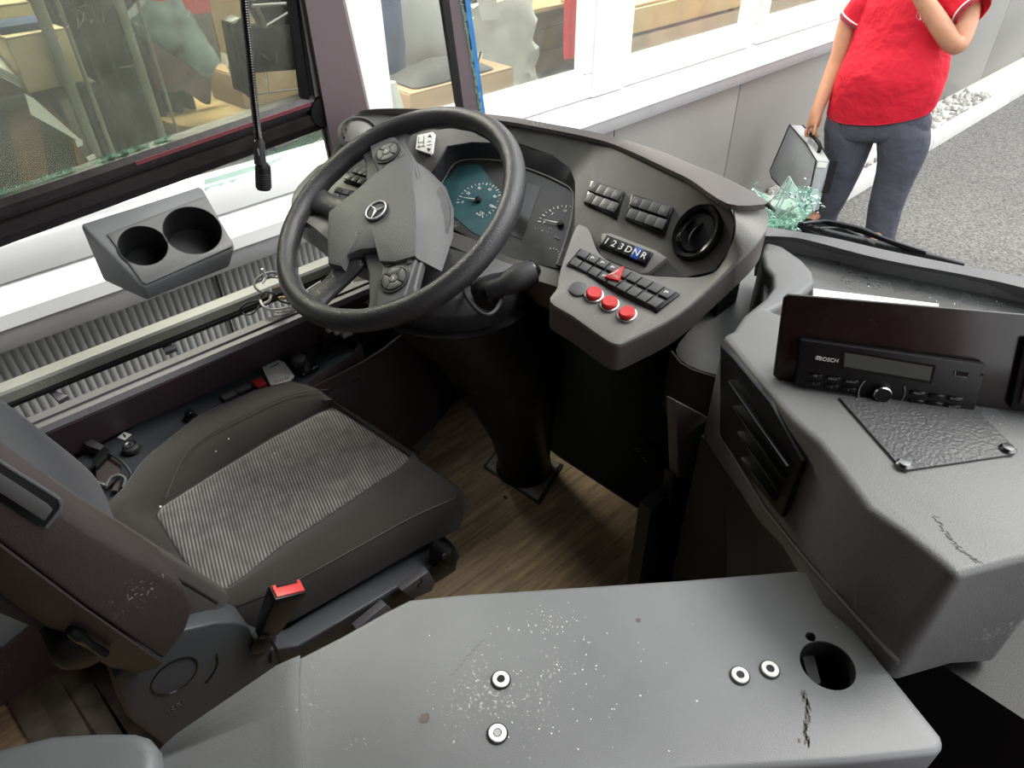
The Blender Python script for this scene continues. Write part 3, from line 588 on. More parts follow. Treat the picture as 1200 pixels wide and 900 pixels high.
# wires
t = thing('wire_bundle', 'tangled bundle of grey and white cables spilling over the side ledge', 'cables', P(325, 350, Z=.51))
def wp(L_): return [P(a, b, Z=c) for a, b, c in L_]
wires = [([(284, 366, .50), (282, 361, .51), (290, 355, .515), (303, 352, .52), (310, 350, .52), (318, 347, .53)], .0022, 'black'), ([(284, 366, .50), (288, 369, .50), (297, 367, .51), (305, 357, .52)], .0018, 'dark'),
 ([(312, 345, .53), (300, 338, .54), (299, 330, .55), (308, 322, .56), (320, 319, .56), (328, 322, .55)], .003, 'grey_green'), ([(305, 352, .53), (309, 359, .525), (320, 363, .52), (335, 361, .515), (346, 359, .51)], .003, 'cable_w'),
 ([(306, 348, .53), (312, 342, .55), (322, 345, .55), (327, 352, .53), (340, 356, .52)], .0025, 'dark'), ([(313, 362, .515), (325, 366, .51), (338, 364, .51)], .0025, 'cable_w'), ([(322, 338, .54), (331, 335, .54), (340, 340, .52)], .001, 'red_switch'), ([(308, 332, .56), (311, 324, .57), (307, 315, .59)], .003, 'cable_w'), ([(310, 355, .53), (316, 352, .54), (318, 344, .55), (316, 338, .56)], .0028, 'label'), ([(325, 350, .53), (335, 349, .525), (350, 352, .51)], .004, 'lightwood'), ([(360, 340, .52), (376, 330, .53)], .0025, 'cable_w'), ([(303, 330, .56), (316, 325, .55), (340, 328, .53)], .0016, 'black')]
for L_, r, m in wires: tube('cable', wp(L_), r, M[m], t, sp=5, k=7)
for a, b in ((386, 389), (395, 392)): o = box('connector', P(a, b-3, Z=.42), (.012, .014, .01), M['label'], t, bevel=.001)
# white strip near wheel/ lower wires
t = thing('plastic_connector', 'translucent white plug connector hanging behind the steering wheel rim', 'connector', P(408, 388, Z=.42)); box('plug', P(406, 391, Z=.42), (.026, .014, .012), M['poly'], t, ax=(ex, ey, ZU), bevel=.002); tube('plug_cable', wp([(406, 391, .42), (395, 398, .41), (390, 400, .39)]), .002, M['dark'], t, sp=4)
# ------------- side window: rail, glass, pillars
t = thing('window_rail', 'thick dark rubber window rail with dusty smears and remains of glass', 'window rail', P(190, 190, X=SX))
def wr(a, b, x): return [P(p_[0], p_[1], X=x) for p_ in (a, b)]
top = [P(-40, 249, X=-1.42), P(370, 112, X=-1.42)]; bot = [P(-40, 305, X=-1.42), P(382, 150, X=-1.42)]
def lerp2(u): return [top[i].lerp(bot[i], u) for i in (0, 1)]
prof = [(0, -1.46), (0, -1.425), (.12, -1.415), (.3, -1.415), (.33, -1.424), (.45, -1.424), (.48, -1.413), (.75, -1.413), (.8, -1.42), (.97, -1.42), (1, -1.46)]
loft('rubber_profile', [[V((x_, q.y, q.z)) for q in lerp2(u)] for u, x_ in prof], M['rubber'], t, solid=.003)
a0, a1 = lerp2(.2); M['redglint'] = mat('dusky_red_highlight', (.25, .06, .075), .4)  # reddish highlight along the rail, put in as a coloured strip
mk('red_highlight', [V((-1.4135, *a0.lerp(a1, s).yz))+V((0, 0, dz)) for s in (.42, .97) for dz in (0, .007)], [[0, 2, 3, 1]], M['redglint'], t, smooth=0, solid=.002)
lathe('end_cap', [(.03, -.02), (.034, 0), (.03, .02)], V((-1.43, a1.y+.005, a1.z-.02)), V((1, 0, 0)), M['black'], t)
# jagged lower remains
jag = [(0, 288)]
jp = [P(240+i*(140/22), 209-i*2.62+R.uniform(-1, 1), X=-1.44) for i in range(23)]
low = [P(240+i*(140/22), (222-i*2.9)+R.uniform(0, 4)+ (3 if 4 < i < 20 else 0), X=-1.44) for i in range(23)]
vs = jp+low; mk('glass_remains', vs, [[i, i+1, 24+i, 23+i] for i in range(22)], M['shard'], t, solid=.004, smooth=0)
jp = [P(-10+i*5, 290-i*1.86-3, X=-1.44) for i in range(22)]; low = [P(-10+i*5, 290-i*1.86+R.uniform(0, 4), X=-1.44) for i in range(22)]
mk('glass_remains', jp+low, [[i, i+1, 23+i, 22+i] for i in range(21)], M['shard'], t, solid=.004, smooth=0)
cr = []
for i in range(46):
    u = R.random()**1.3*.55; p_ = top[0].lerp(top[1], u); v_, f_ = boxv(V((-1.442, p_.y, p_.z+.003+R.uniform(0, .004))), (R.uniform(.003, .012), R.uniform(.004, .02), R.uniform(.002, .009)), ax=(V((R.random(), R.random(), .3)).normalized(), V((0, 1, R.uniform(-.3, .5))).normalized(), ZU)); cr.append((v_, f_))
vs, fs = [], []
for v_, f_ in cr: b_ = len(vs); vs += v_; fs += [[i+b_ for i in q] for q in f_]
mk('glass_crumbs', vs, fs, M['shard'], t, smooth=0, kind='stuff')
# pane
gp = thing('side_window_pane', 'large dusty cracked side window pane above the dark rubber rail', 'window pane', P(190, 170, X=-1.44))
pan = PX([(-40, 250), (367, 113), (346, 0), (335, -60), (-60, -60)], -1.44)
prism('pane', pan, (1, 0, 0), -.003, .0, M['busglass'], gp, smooth=0)
cl = []
for i in range(34):
    p0 = P(R.uniform(10, 330), R.uniform(5, 110), X=-1.436)
    if R.random() < .45: p0 = P(R.uniform(70, 170), R.uniform(0, 30), X=-1.436)
    pts = [p0]; d = V((0, R.uniform(-1, 1), R.uniform(-1, 1))).normalized()
    for k in range(R.randint(1, 4)): d = (d+V((0, R.uniform(-.6, .6), R.uniform(-.6, .6)))).normalized(); pts.append(pts[-1]+d*R.uniform(.003, .008))
    cl.append((pts, .00022))
tubes('scratch_marks', cl, M['ink_dim'], gp, k=3)
t = thing('window_post', 'upright black window channel at the front edge of the dusty pane', 'window post', P(370, 112, X=-1.43))
loft('channel', [[P(a, b, X=x_) for a, b in ((a0_, -60), (b0_, 118))] for a0_, b0_, x_ in ((328, 352, -1.44), (330, 354, -1.425), (338, 362, -1.42), (341, 364, -1.428), (352, 373, -1.422), (353, 374, -1.45))], M['black'], t, solid=.003)
t = thing('front_pillar', 'mauve-grey body pillar beside the window channel', 'pillar', P(400, 150, X=-1.4))
loft('inner_trim', [[P(a, b, X=x_) for a, b in L_] for L_, x_ in (([(340, -60), (368, 112), (400, 250)], -1.425), ([(364, -60), (392, 112), (418, 232)], -1.42))], M['grey_green'], t, solid=.01)
loft('pillar_skin', [[P(a, b, X=x_) for a, b in L_] for L_, x_ in (([(345, -60), (384, 155), (398, 230)], -1.41), ([(385, -60), (429, 130), (450, 220)], -1.415), ([(388, -60), (431, 130), (452, 220)], -1.46))], M['pillar'], t, solid=.01, smooth=20)
t = thing('windscreen_pillar', 'slim mauve windscreen pillar with torn blue edge and glass remains', 'pillar', P(550, 130, X=-1.4))
def col(name, L_, m, x_, th): return loft(name, [[P(a, b, X=x_) for a, b in ((l0, -60), (l1, 145))] for l0, l1 in L_], m, t, solid=th)
col('black_seal', ((507, 538), (513, 544)), M['black'], -1.415, .012); col('mauve_trim', ((516, 544), (529, 561)), M['pillar'], -1.42, .014)
col('black_edge', ((529, 560), (534, 565)), M['black'], -1.425, .01); col('blue_edge', ((535, 564), (541, 569)), M['bluewrap'], -1.43, .01)
vs, fs = [], []
for i in range(34):
    s = i/33; p_ = P(533+s*32, -40+s*180, X=-1.412); v_, f_ = boxv(p_+V((0, R.uniform(-.003, .004), 0)), (.004, R.uniform(.004, .011), R.uniform(.006, .02))); b_ = len(vs); vs += v_; fs += [[q+b_ for q in w_] for w_ in f_]
mk('glass_crumbs', vs, fs, M['shard'], t, smooth=0, kind='stuff')
# outside mirror bracket seen through the pane
t = thing('mirror_housing', 'black mirror housing with bracket outside the side window', 'mirror', P(315, 50, X=-1.7))
prism('housing', PX([(270, 27), (283, 20), (290, 32), (345, 30), (352, 82), (300, 86), (290, 112), (284, 108)], -1.62), (1, 0, 0), -.05, 0, M['black'], t, bevel=.004)
prism('side_lip', PX([(270, 27), (276, 24), (293, 108), (289, 113)], -1.6), (1, 0, 0), 0, .012, M['gloss'], t)
prism('upper_housing', PX([(296, -20), (340, -20), (344, 28), (312, 30), (300, 8)], -1.64), (1, 0, 0), -.05, 0, M['gloss'], t)
tubes('brace', [(PX([(312, 30), (338, 14)], -1.61), .003), (PX([(296, 7), (338, 4)], -1.61), .004), (PX([(300, 6), (312, 32)], -1.61), .005), (PX([(291, 112), (352, 104)], -1.6), .002), (PX([(312, 84), (315, 108)], -1.6), .002)], M['steel'], t)
# cup holder
ch = thing('cup_holder', 'grey double cup holder hanging beneath the dark window rail', 'cup holder', P(190, 340, X=-1.35))
a, b, c, d = P(92, 262, X=-1.405), P(235, 216, X=-1.405), P(277, 289, Z=.70), P(167, 337, Z=.70)
zz = .735
A4 = [P(92, 262, X=-1.412), P(235, 216, X=-1.412), P(277, 289, X=-1.30), P(167, 337, X=-1.285)]
cpl = plane3(A4[0], A4[1], A4[3]); A4[2] = P(277, 289, pl=cpl)
B4 = [A4[0]-ZU*.12, A4[1]-ZU*.12, P(269, 314, X=A4[2].x-.01), P(172, 353, X=A4[3].x-.01)]
body = mk('holder_body', A4+B4, [[0, 1, 2, 3], [7, 6, 5, 4], [0, 4, 5, 1], [1, 5, 6, 2], [2, 6, 7, 3], [3, 7, 4, 0]], M['counter'], ch, bevel=.007, bseg=3)
c1, c2 = P(168, 289, pl=cpl), P(226, 271, pl=cpl); fx = (A4[1]-A4[0]).normalized(); fy = cpl[1].cross(fx)
def cyl(c, n, r, h0, h1, ux, sx=1, k=40): return lathe('cutter', [(r, h0), (r, h1)], c, n, None, None, k=k, sx=sx, ux=ux)
s1_ = (P(140, 298, pl=cpl)-P(195, 282, pl=cpl)).length/2; s2_ = (P(195, 282, pl=cpl)-P(258, 262, pl=cpl)).length/2
cut(body, cyl(c1, cpl[1], s1_*1.02, -.075, .03, fx), cyl(c2, cpl[1], s2_*1.0, -.085, .03, fx))
ins = prism('inset_panel', PP([(125, 275), (237, 232), (242, 233), (273, 285), (272, 290), (172, 334), (167, 332)], cpl), cpl[1], -.002, .004, M['console'], ch, bevel=.002)
cut(ins, cyl(c1, cpl[1], s1_, -.075, .03, fx), cyl(c2, cpl[1], s2_*.98, -.085, .03, fx))
for cc, r in ((c1, s1_), (c2, s2_)): lathe('cup_well', [(r*1.0, .004), (r*.97, -.02), (r*.9, -.07), (.001, -.07)], cc, cpl[1], M['dark'], ch, k=40, caps=False, solid=.002)
# gooseneck microphone
t = thing('gooseneck_microphone', 'black gooseneck microphone hanging down in front of the side window', 'microphone', P(309, 215, X=-1.2))
gx = -1.2
pts = spline(PX([(283, -70), (286, 0), (292, 60), (298, 120), (303, 165)], gx), 40); tube('gooseneck', pts, [.0070 if i % 2 else .0056 for i in range(len(pts))], M['gloss'], t, k=10)
ml = PX([(303, 162), (304, 168), (305, 192), (308, 196), (309, 222)], gx)
tube('mic_sleeve', [ml[0], ml[1], ml[2]], [.006, .009, .0105], M['dark'], t, k=20); tube('mic_head', [ml[2], ml[3], ml[3].lerp(ml[4], .9), ml[4]], [.0105, .0135, .0135, .0115], M['black'], t, k=24)
dr = (ml[4]-ml[3]).normalized()
for i in range(7): lathe('grille_ring', [(.0138, 0), (.0142, .0008), (.0138, .0016)], ml[3].lerp(ml[4], .25+i*.1), dr, M['dark'], t, k=20, caps=False)
box('mic_mark', P(303, 178, X=gx+.010), (.001, .002, .012), M['ink_dim'], t, smooth=0)
# ---------------------------------------------------------------- dashboard
from mathutils.bvhtree import BVHTree
dash = thing('dashboard', 'curved dark grey dashboard with instrument hood, switch shelf and round air vents', 'dashboard', (-.9, 1.0, .62))
pairs = [((404,160,.87),(396,190,.82)),((410,143,.885),(410,205,.81)),((422,134,.89),(440,215,.80)),((470,132,.893),(500,215,.81)),((494,133,.895),(510,196,.838)),
((530,135,.897),(524,172,.865)),((560,138,.9),(553,167,.87)),((620,148,.9),(611,169,.87)),((665,157,.9),(647,182,.865)),((700,165,.9),(669,198,.85)),((712,168,.9),(675,215,.84)),
((722,172,.9),(674,266,.80)),((740,179,.9),(701,298,.785)),((765,190,.9),(757,323,.78)),((787,201,.9),(805,325,.792)),((811,213,.9),(838,318,.808)),((835,228,.9),(856,292,.84)),((853,240,.9),(862,262,.88))]
A_ = [P(*a[:2], Z=a[2]) for a, b in pairs]; B_ = [P(*b[:2], Z=b[2]) for a, b in pairs]
rows = [[a.lerp(b, u) for a, b in zip(A_, B_)] for u in (0, .08, .5, 1)]
face = loft('fascia', rows, M['dash'], dash, solid=.004, smooth=50)
bv = BVHTree.FromPolygons([v.co for v in face.data.vertices], [p.vertices for p in face.data.polygons])
def ray(px, py, b=bv):
    d = (ROT @ V((px-600, 450-py, -FPX))).normalized(); h = b.ray_cast(V((0, 0, H)), d)
    return h[0]
def fitplane(pts):
    c = sum(pts, V())/len(pts); n = V()
    for i in range(len(pts)): n += (pts[i]-c).cross(pts[(i+1) % len(pts)]-c)
    n.normalize(); 
    if n.dot(V((0, 0, H))-c) < 0: n = -n
    return (c, n)
facepl = plane3(P(700,165,Z=.9), P(811,213,Z=.9), P(757,322,Z=.78))
def rpl(q): 
    h = [ray(*p) for p in q]; h = [x for x in h if x is not None]
    return fitplane(h) if len(h) > 2 else facepl
# cap
cp = [((405,150,.885),(412,140,.885),.87),((422,132,.895),(430,129,.9),.88),((494,132,.9),(494,128.5,.905),.88),((582,141,.905),(584,136,.908),.88),((636,150,.905),(640,145,.91),.88),((702,164,.905),(706,158,.91),.88),((740,178,.905),(762,175,.91),.87),((787,200,.905),(800,191,.91),.87),((811,212,.905),(833,203,.91),.87),((853,239,.905),(870,221,.907),.87),((896,240,.904),(899,238,.9),.86)]
r0 = [P(*a[:2], Z=a[2]) for a, b, c in cp]; r1 = [P(*b[:2], Z=b[2]) for a, b, c in cp]; r2 = [p+V((-.03, .07, -.03))*(1 if i < 8 else .4) for i, p in enumerate(r1)]; r3 = [p+V((-.05, .2, -.12))*(1 if i < 8 else .35) for i, p in enumerate(r1)]
M['cap'] = mat('dash_cap_plastic', (.12, .105, .1), .5, .2, 500, dust=.3)
rr = [spline(r, 4) for r in ([p-ZU*.006 for p in r0], r0, r1, r2, r3)]
loft('cap', rr, M['cap'], dash, solid=.003, smooth=40)
core = [p+V((0, .03, -.03)) for p in A_]; 
prism('core', [V((p.x, p.y, .60)) for p in core]+[V((p.x, p.y+.06, .60)) for p in core[::-1]], ZU, 0, .24, M['black'], dash)  # unseen black filler added behind the fascia to block light and view
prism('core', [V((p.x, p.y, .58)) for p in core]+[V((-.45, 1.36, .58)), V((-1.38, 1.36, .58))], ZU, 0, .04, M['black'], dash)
# left return of the dash behind the side vent
loft('left_cheek', [PZ([(404,160,.87),(396,190,.82)]), PZ([(400,150,.86),(385,195,.81)]), [P(404,160,Z=.87)+V((-.06, .12, 0)), P(396,190,Z=.82)+V((-.06, .12, -.05))]], M['dash'], dash, solid=.004)
# instrument hood wall and cluster
O_ = PZ([(500,215,.81),(510,196,.838),(524,172,.865),(553,167,.87),(611,169,.87),(647,182,.865),(669,198,.85),(675,215,.84),(674,266,.80),(659,313,.76)])
cpl_ = plane3(P(546,188,Z=.825), P(660,214,Z=.825), P(600,301,Z=.742))
I_ = PP([(512,226),(522,208),(533,192),(552,187),(590,190),(625,201),(655,214),(672,228),(668,266),(653,311)], cpl_)
loft('hood_wall', [spline(O_, 4), spline([a.lerp(b, .12)-cpl_[1]*-.003 for a, b in zip(O_, I_)], 4), spline(I_, 4)], M['dark'], dash, solid=.002, smooth=50)
tube('hood_lip', [p+cpl_[1]*.002 for p in I_], .0022, M['dash_lit'], dash, sp=4)
M['cluster'] = mat('cluster_face', (.035, .034, .031), .3, var=.15, vs=60, dust=.8)
cl_ = prism('cluster_face', PP([(508,228),(520,206),(533,190),(552,185),(592,188),(626,199),(657,212),(676,226),(672,268),(657,315),(600,304),(553,280),(520,262)], cpl_), cpl_[1], -.008, 0, M['cluster'], dash, smooth=0)
film = prism('protective_film', PP([(518,216),(536,197),(549,193),(563,194),(577,214),(592,232),(590,262),(575,283),(553,272),(530,252)], cpl_), cpl_[1], .0006, .0012, M['film'], dash, smooth=0)
film['label'] = 'blue-green film over the left gauge'
M['scr'] = mat('cluster_screen', (.028, .028, .027), .15)
prism('info_screen', PP([(613,214),(634,219),(612,281),(592,272)], cpl_), cpl_[1], .0004, .001, M['scr'], dash, smooth=0)
cn = cpl_[1]; ux = (V((1, 0, 0))-cn*cn.x).normalized(); uy = cn.cross(ux)
def gauge(cx, cy, r, a0, a1, n, nums, needle, lab):
    c = P(cx, cy, pl=cpl_)+cn*.0016; L_ = []
    for i in range(n+1):
        a = a0+(a1-a0)*i/n; d = ux*math.cos(a)+uy*math.sin(a); ln = .006 if i % 2 == 0 else .0035
        L_.append((c+d*(r-ln/2), (ln, .0009 if i % 2 else .0013, .0006), (d, cn.cross(d), cn)))
    g = boxes('gauge_ticks', L_, M['ink'], dash, smooth=0); g['label'] = lab
    for i, s in enumerate(nums):
        a = a0+(a1-a0)*i/(len(nums)-1); d = ux*math.cos(a)+uy*math.sin(a); text('gauge_number', s, c+d*(r-.0125), ux, cn, .0078, M['ink'], g, depth=.0002)
    d = ux*math.cos(needle)+uy*math.sin(needle); e = cn.cross(d)
    mk('needle', [c+cn*.003+d*(r*.82), c+cn*.003+e*.0012-d*.004, c+cn*.003-e*.0012-d*.004, c+cn*.004+d*(r*.82), c+cn*.005+e*.0012-d*.004, c+cn*.005-e*.0012-d*.004], [[0, 1, 2], [3, 5, 4], [0, 3, 4, 1], [1, 4, 5, 2], [2, 5, 3, 0]], M['label'], g, smooth=0)
    lathe('needle_hub', [(.0065, 0), (.006, .005), (.003, .006)], c+cn*.001, cn, M['black'], g, k=20)
gr = (P(561, 235, pl=cpl_)-P(585, 235, pl=cpl_)).length
rd = math.radians
gauge(561, 236, .045, rd(215), rd(-35), 24, ['0', '20', '40', '60', '80', '100', '120'], rd(200), 'white speedometer markings')
gauge(657, 264, .045, rd(200), rd(-10), 20, ['0', '5', '10', '15', '20', '25'], rd(195), 'white rev counter markings')
c = P(561, 252, pl=cpl_)+cn*.0016; text('gauge_unit', 'km/h', c, ux, cn, .006, M['ink'], dash); c = P(653, 279, pl=cpl_)+cn*.0016; text('gauge_unit', '1/min', c, ux, cn, .006, M['ink_dim'], dash)
for (cx, cy, r, a0, a1) in ((645, 300, .016, 20, 130), (668, 292, .016, 50, 160)):
    c = P(cx, cy, pl=cpl_)+cn*.0014; boxes('small_gauge_ticks', [(c+(ux*math.cos(rd(a))+uy*math.sin(rd(a)))*r, (.003, .0007, .0005), (ux*math.cos(rd(a))+uy*math.sin(rd(a)), cn.cross(ux*math.cos(rd(a))+uy*math.sin(rd(a))), cn)) for a in range(a0, a1+1, 22)], M['ink'], dash, smooth=0)
# lower lip under the cluster
loft('cluster_sill', [spline(PZ(r), 4) for r in ([(500,262,.757),(553,280,.748),(600,303,.741),(657,314,.741)], [(498,275,.74),(548,296,.73),(598,318,.725),(654,336,.726)], [(500,300,.66),(545,325,.64),(600,345,.64),(655,365,.65)])], M['dash_lit'], dash, solid=.004, smooth=50)
# sticker
q = [(490,160),(508,158),(511,162),(508,182),(505,183),(489,178)]; q = [(491,161),(509,157),(511,159),(508,181),(506,183),(489,177)]
pl = rpl(q); q3 = PP(q, pl); lb = prism('adjuster_sticker', q3, pl[1], .001, .0065, M['label'], dash, smooth=0); lb['label'] = 'white sticker with seat and arrow symbols'
def on(px, py, pl, h=.0068): return P(px, py, pl=pl)+pl[1]*h
for x_, g in ((506, '▲'), ): pass
sx_ = (P(509, 158, pl=pl)-P(491, 161, pl=pl)).normalized()
mk('arrow_mark', [on(503, 163, pl), on(508, 164, pl), on(506, 160, pl)], [[0, 1, 2]], M['ink_dark'], lb, smooth=0); mk('arrow_mark', [on(502, 176, pl), on(507, 177, pl), on(504, 181, pl)], [[0, 1, 2]], M['ink_dark'], lb, smooth=0)
for a, b in (((493, 163), (492, 170)), ((492, 170), (499, 169)), ((499, 162), (498, 174)), ((491, 175), (500, 174)), ((493, 172), (493, 176)), ((503, 169), (507, 168)), ((503, 173), (507, 172))):
    tube('line_mark', [on(*a, pl), on(*b, pl)], .0006, M['ink_dark'], lb, k=4)
# switch blocks on the face
def block(px4, lab, n, pl, marks):
    pl = rpl([(a*.96+.04*px4[2][0] if 0 else a, b) for a, b in px4]); q = PP(px4, pl); o, ux_, uy_ = q[0], (q[1]-q[0]), (q[3]-q[0]); nn = pl[1]
    sb_ = prism('switch_block', q, nn, -.004, .005, M['gloss'], dash, bevel=.0015); sb_['label'] = lab
    W_, H_ = ux_.length, uy_.length; ex_, ey_ = ux_.normalized(), uy_.normalized()
    for r in (0, 1):
        for i in range(n):
            u = (.05+.9*(i+.5)/n); v = .27 if r == 0 else .76
            c = o+ux_*u+uy_*v+nn*.006
            b_ = box('rocker_button', c, (W_*.9/n-.0012, H_*.38, .006), M['btn_lit'] if (i, r) in ((1, 0), (2, 0), (1, 1), (2, 1)) and marks == 1 else M['btn'], sb_, ax=(ex_, nn.cross(ex_), nn), bevel=.001)
            if (i, r) in (((0, 0), (3, 0), (3, 1)) if marks == 1 else ((0, 0), (3, 0))):
                boxes('symbol', [(c+nn*.0032+ex_*d, (.0011, H_*.16, .0004), (ex_, nn.cross(ex_), nn)) for d in (-.002, .0, .002)]+[(c+nn*.0032, (.006, .0011, .0004), (ex_, nn.cross(ex_), nn))], M['ink_dim'], b_, smooth=0)
block([(694, 213), (733, 226), (723, 257), (685, 240)], 'left block of eight dark rocker switches', 4, facepl, 1)
block([(742, 229), (790, 244), (779, 277), (733, 258)], 'right block of eight dark rocker switches', 4, facepl, 2)
# air vent right
vq = [(790, 275), (818, 240), (846, 270), (818, 310)]; pl = rpl(vq); vc = P(818, 273, pl=pl); nn = pl[1]
vr = .045
v1 = lathe('vent_ring', [(vr*1.05, -.002), (vr*1.05, .006), (vr*.95, .012), (vr*.82, .010), (vr*.8, -.005)], vc, nn, M['gloss'], dash, k=40, caps=False, solid=.001, sx=.82, ux=ux); v1['label'] = 'round glossy black air vent at the right end'
lathe('vent_well', [(vr*.82, .008), (vr*.78, .0), (vr*.7, .004), (.001, .004)], vc, nn, M['black'], v1, k=32, caps=False, sx=.82, ux=ux)
for s_, h in ((-.35, .010), (.1, .012)):
    cc = vc+ux*vr*s_*.8+nn*.004; rows = []
    for k in range(9):
        a = -1.2+2.4*k/8; rows.append([cc+uy*vr*.72*math.sin(a)+ux*vr*.28*math.cos(a)*(-1), cc+uy*vr*.72*math.sin(a)*.9+ux*(vr*.28*math.cos(a)*(-1)+.009)+nn*h*math.cos(a)])
    loft('vent_blade', rows, M['gloss'], v1, solid=.0015, smooth=60)
# left vent
lv = [(405, 160), (420, 146), (434, 155), (420, 172)]; pl = rpl([(407, 160), (418, 148), (430, 152), (418, 168)]); vc = P(421, 159, pl=pl); nn = pl[1]
v2 = lathe('vent_ring', [(.042, -.002), (.042, .006), (.036, .010), (.034, .006), (.032, .008)], vc, nn, M['dash'], dash, k=36, caps=False, solid=.001); v2['label'] = 'closed round grey air vent at the left end'
lathe('vent_flap', [(.032, .006), (.02, .012), (.001, .014)], vc, nn, M['dash_lit'], v2, k=30)
# right shelf
sh_ = [((678,264,.806),(675,267,.806)),((690,270,.806),(658,315,.78)),((702,298,.796),(654,337,.77)),((725,312,.79),(646,353,.765)),((757,323,.786),(672,370,.757)),((780,325,.79),(703,392,.75)),((805,326,.797),(721,402,.748)),((822,325,.802),(738,398,.75)),((840,318,.813),(795,368,.775)),((853,298,.836),(847,322,.82)),((861,278,.868),(868,302,.845)),((862,260,.885),(887,283,.865)),((862,243,.899),(898,266,.875)),((895,241,.9),(899,250,.888))]
I2 = [P(*a[:2], Z=a[2]) for a, b in sh_]; E2 = [P(*b[:2], Z=b[2]) for a, b in sh_]
loft_rows = [spline(I2, 4), spline([i.lerp(e, .5) for i, e in zip(I2, E2)], 4), spline([i.lerp(e, .97) for i, e in zip(I2, E2)], 4)]
E3 = spline(E2, 4)
shelf = loft('switch_shelf', loft_rows+[[e-ZU*.001 for e in E3], [e-ZU*.006 for e in E3]], M['dash_lit'], dash, solid=.003, smooth=30)
cen = sum(E2, V())/len(E2)
M['rim'] = M['cap']
loft('shelf_rim', [[e-ZU*.005 for e in E3], [e-ZU*.048 for e in E3], [e-ZU*.055+(V((cen.x, cen.y, e.z))-e)*.12 for e in E3], [e-ZU*.05+(V((cen.x, cen.y, e.z))-e)*.9+V((-.05, .12, 0)) for e in E3]], M['rim'], dash, solid=.003, smooth=40)
bs_ = BVHTree.FromPolygons([v.co for v in shelf.data.vertices], [p.vertices for p in shelf.data.polygons])
def spl(q):
    h = [x for x in (ray(a, b, bs_) for a, b in q) if x is not None]; return fitplane(h)
spn = plane3(P(680,300,Z=.786), P(800,350,Z=.788), P(720,395,Z=.751))
# long switch row: 11 x 2 rockers
q = [(664, 312), (680, 293), (797, 347), (769, 367)]; pl = spl(q); a, b, c, d = [P(x_, y_, pl=pl) for x_, y_ in ((680, 293), (797, 346), (770, 367), (664, 312))]
nn = pl[1]; rb = prism('long_switch_row', [a, b, c, d], nn, -.003, .004, M['gloss'], dash, bevel=.001); rb['label'] = 'long double row of dark rocker switches with a red triangle'
nsw = 9
for r in (0, 1):
    for i in range(nsw):
        u0, u1 = (i+.08)/nsw, (i+.92)/nsw; v0, v1_ = ((.06, .43) if r == 0 else (.57, .94))
        def uv(u, v): return (a.lerp(b, u)).lerp(d.lerp(c, u), v)
        s_ = .96; f_ = lambda t: .02+t*.96
        bb = prism('rocker_button', [uv(f_(u0), v0), uv(f_(u1), v0), uv(f_(u1), v1_), uv(f_(u0), v1_)], nn, .003, .008, M['btn'], rb, bevel=.0008)
        if (r, i) in ((0, 1), (0, 2), (0, 3), (0, 8), (1, 3)):
            cc = uv(f_((u0+u1)/2), (v0+v1_)/2)+nn*.0083; e_ = (b-a).normalized(); g_ = nn.cross(e_)
            boxes('symbol', [(cc, (.006, .001, .0004), (e_, g_, nn)), (cc+g_*.002, (.004, .001, .0004), (e_, g_, nn)), (cc-e_*.003, (.001, .005, .0004), (e_, g_, nn))], M['ink'], bb, smooth=0)
# hazard triangle
t3 = [on(732, 317, pl, 0), on(726, 335, pl, 0), on(709, 330, pl, 0)]; hz = prism('hazard_button', t3, nn, .003, .012, M['red'], rb, bevel=.001); hz['label'] = 'red triangular hazard light button'
cc = sum(t3, V())/3
for s_, w2 in ((.62, .0007), (.35, .0006)): tube('triangle_mark', [cc+(p-cc)*s_+nn*.0125 for p in t3], w2, M['ink'], hz, k=4, closed=True)
# round buttons
for i, (px_, py_) in enumerate(((678, 340), (696, 347), (714.5, 358), (735, 370))):
    pl = spl([(px_-14, py_), (px_, py_-8), (px_+14, py_), (px_, py_+8)]) ; c_ = P(px_, py_, pl=pl); nn = pl[1]
    if i == 0:
        b_ = lathe('blank_button', [(.0150, 0), (.0145, .004), (.012, .005)], c_, nn, M['btn'], dash, k=28); b_['label'] = 'plain grey round button'
    else:
        b_ = lathe('button_ring', [(.0150, 0), (.0150, .004), (.0132, .0045), (.013, .001)], c_, nn, M['chrome'], dash, k=32, caps=False); b_['label'] = 'chrome ring of a red door button'
        lathe('red_button', [(.0128, 0), (.0125, .009), (.0105, .011), (.0002, .0105)], c_, nn, M['red'], b_, k=32, caps=True)
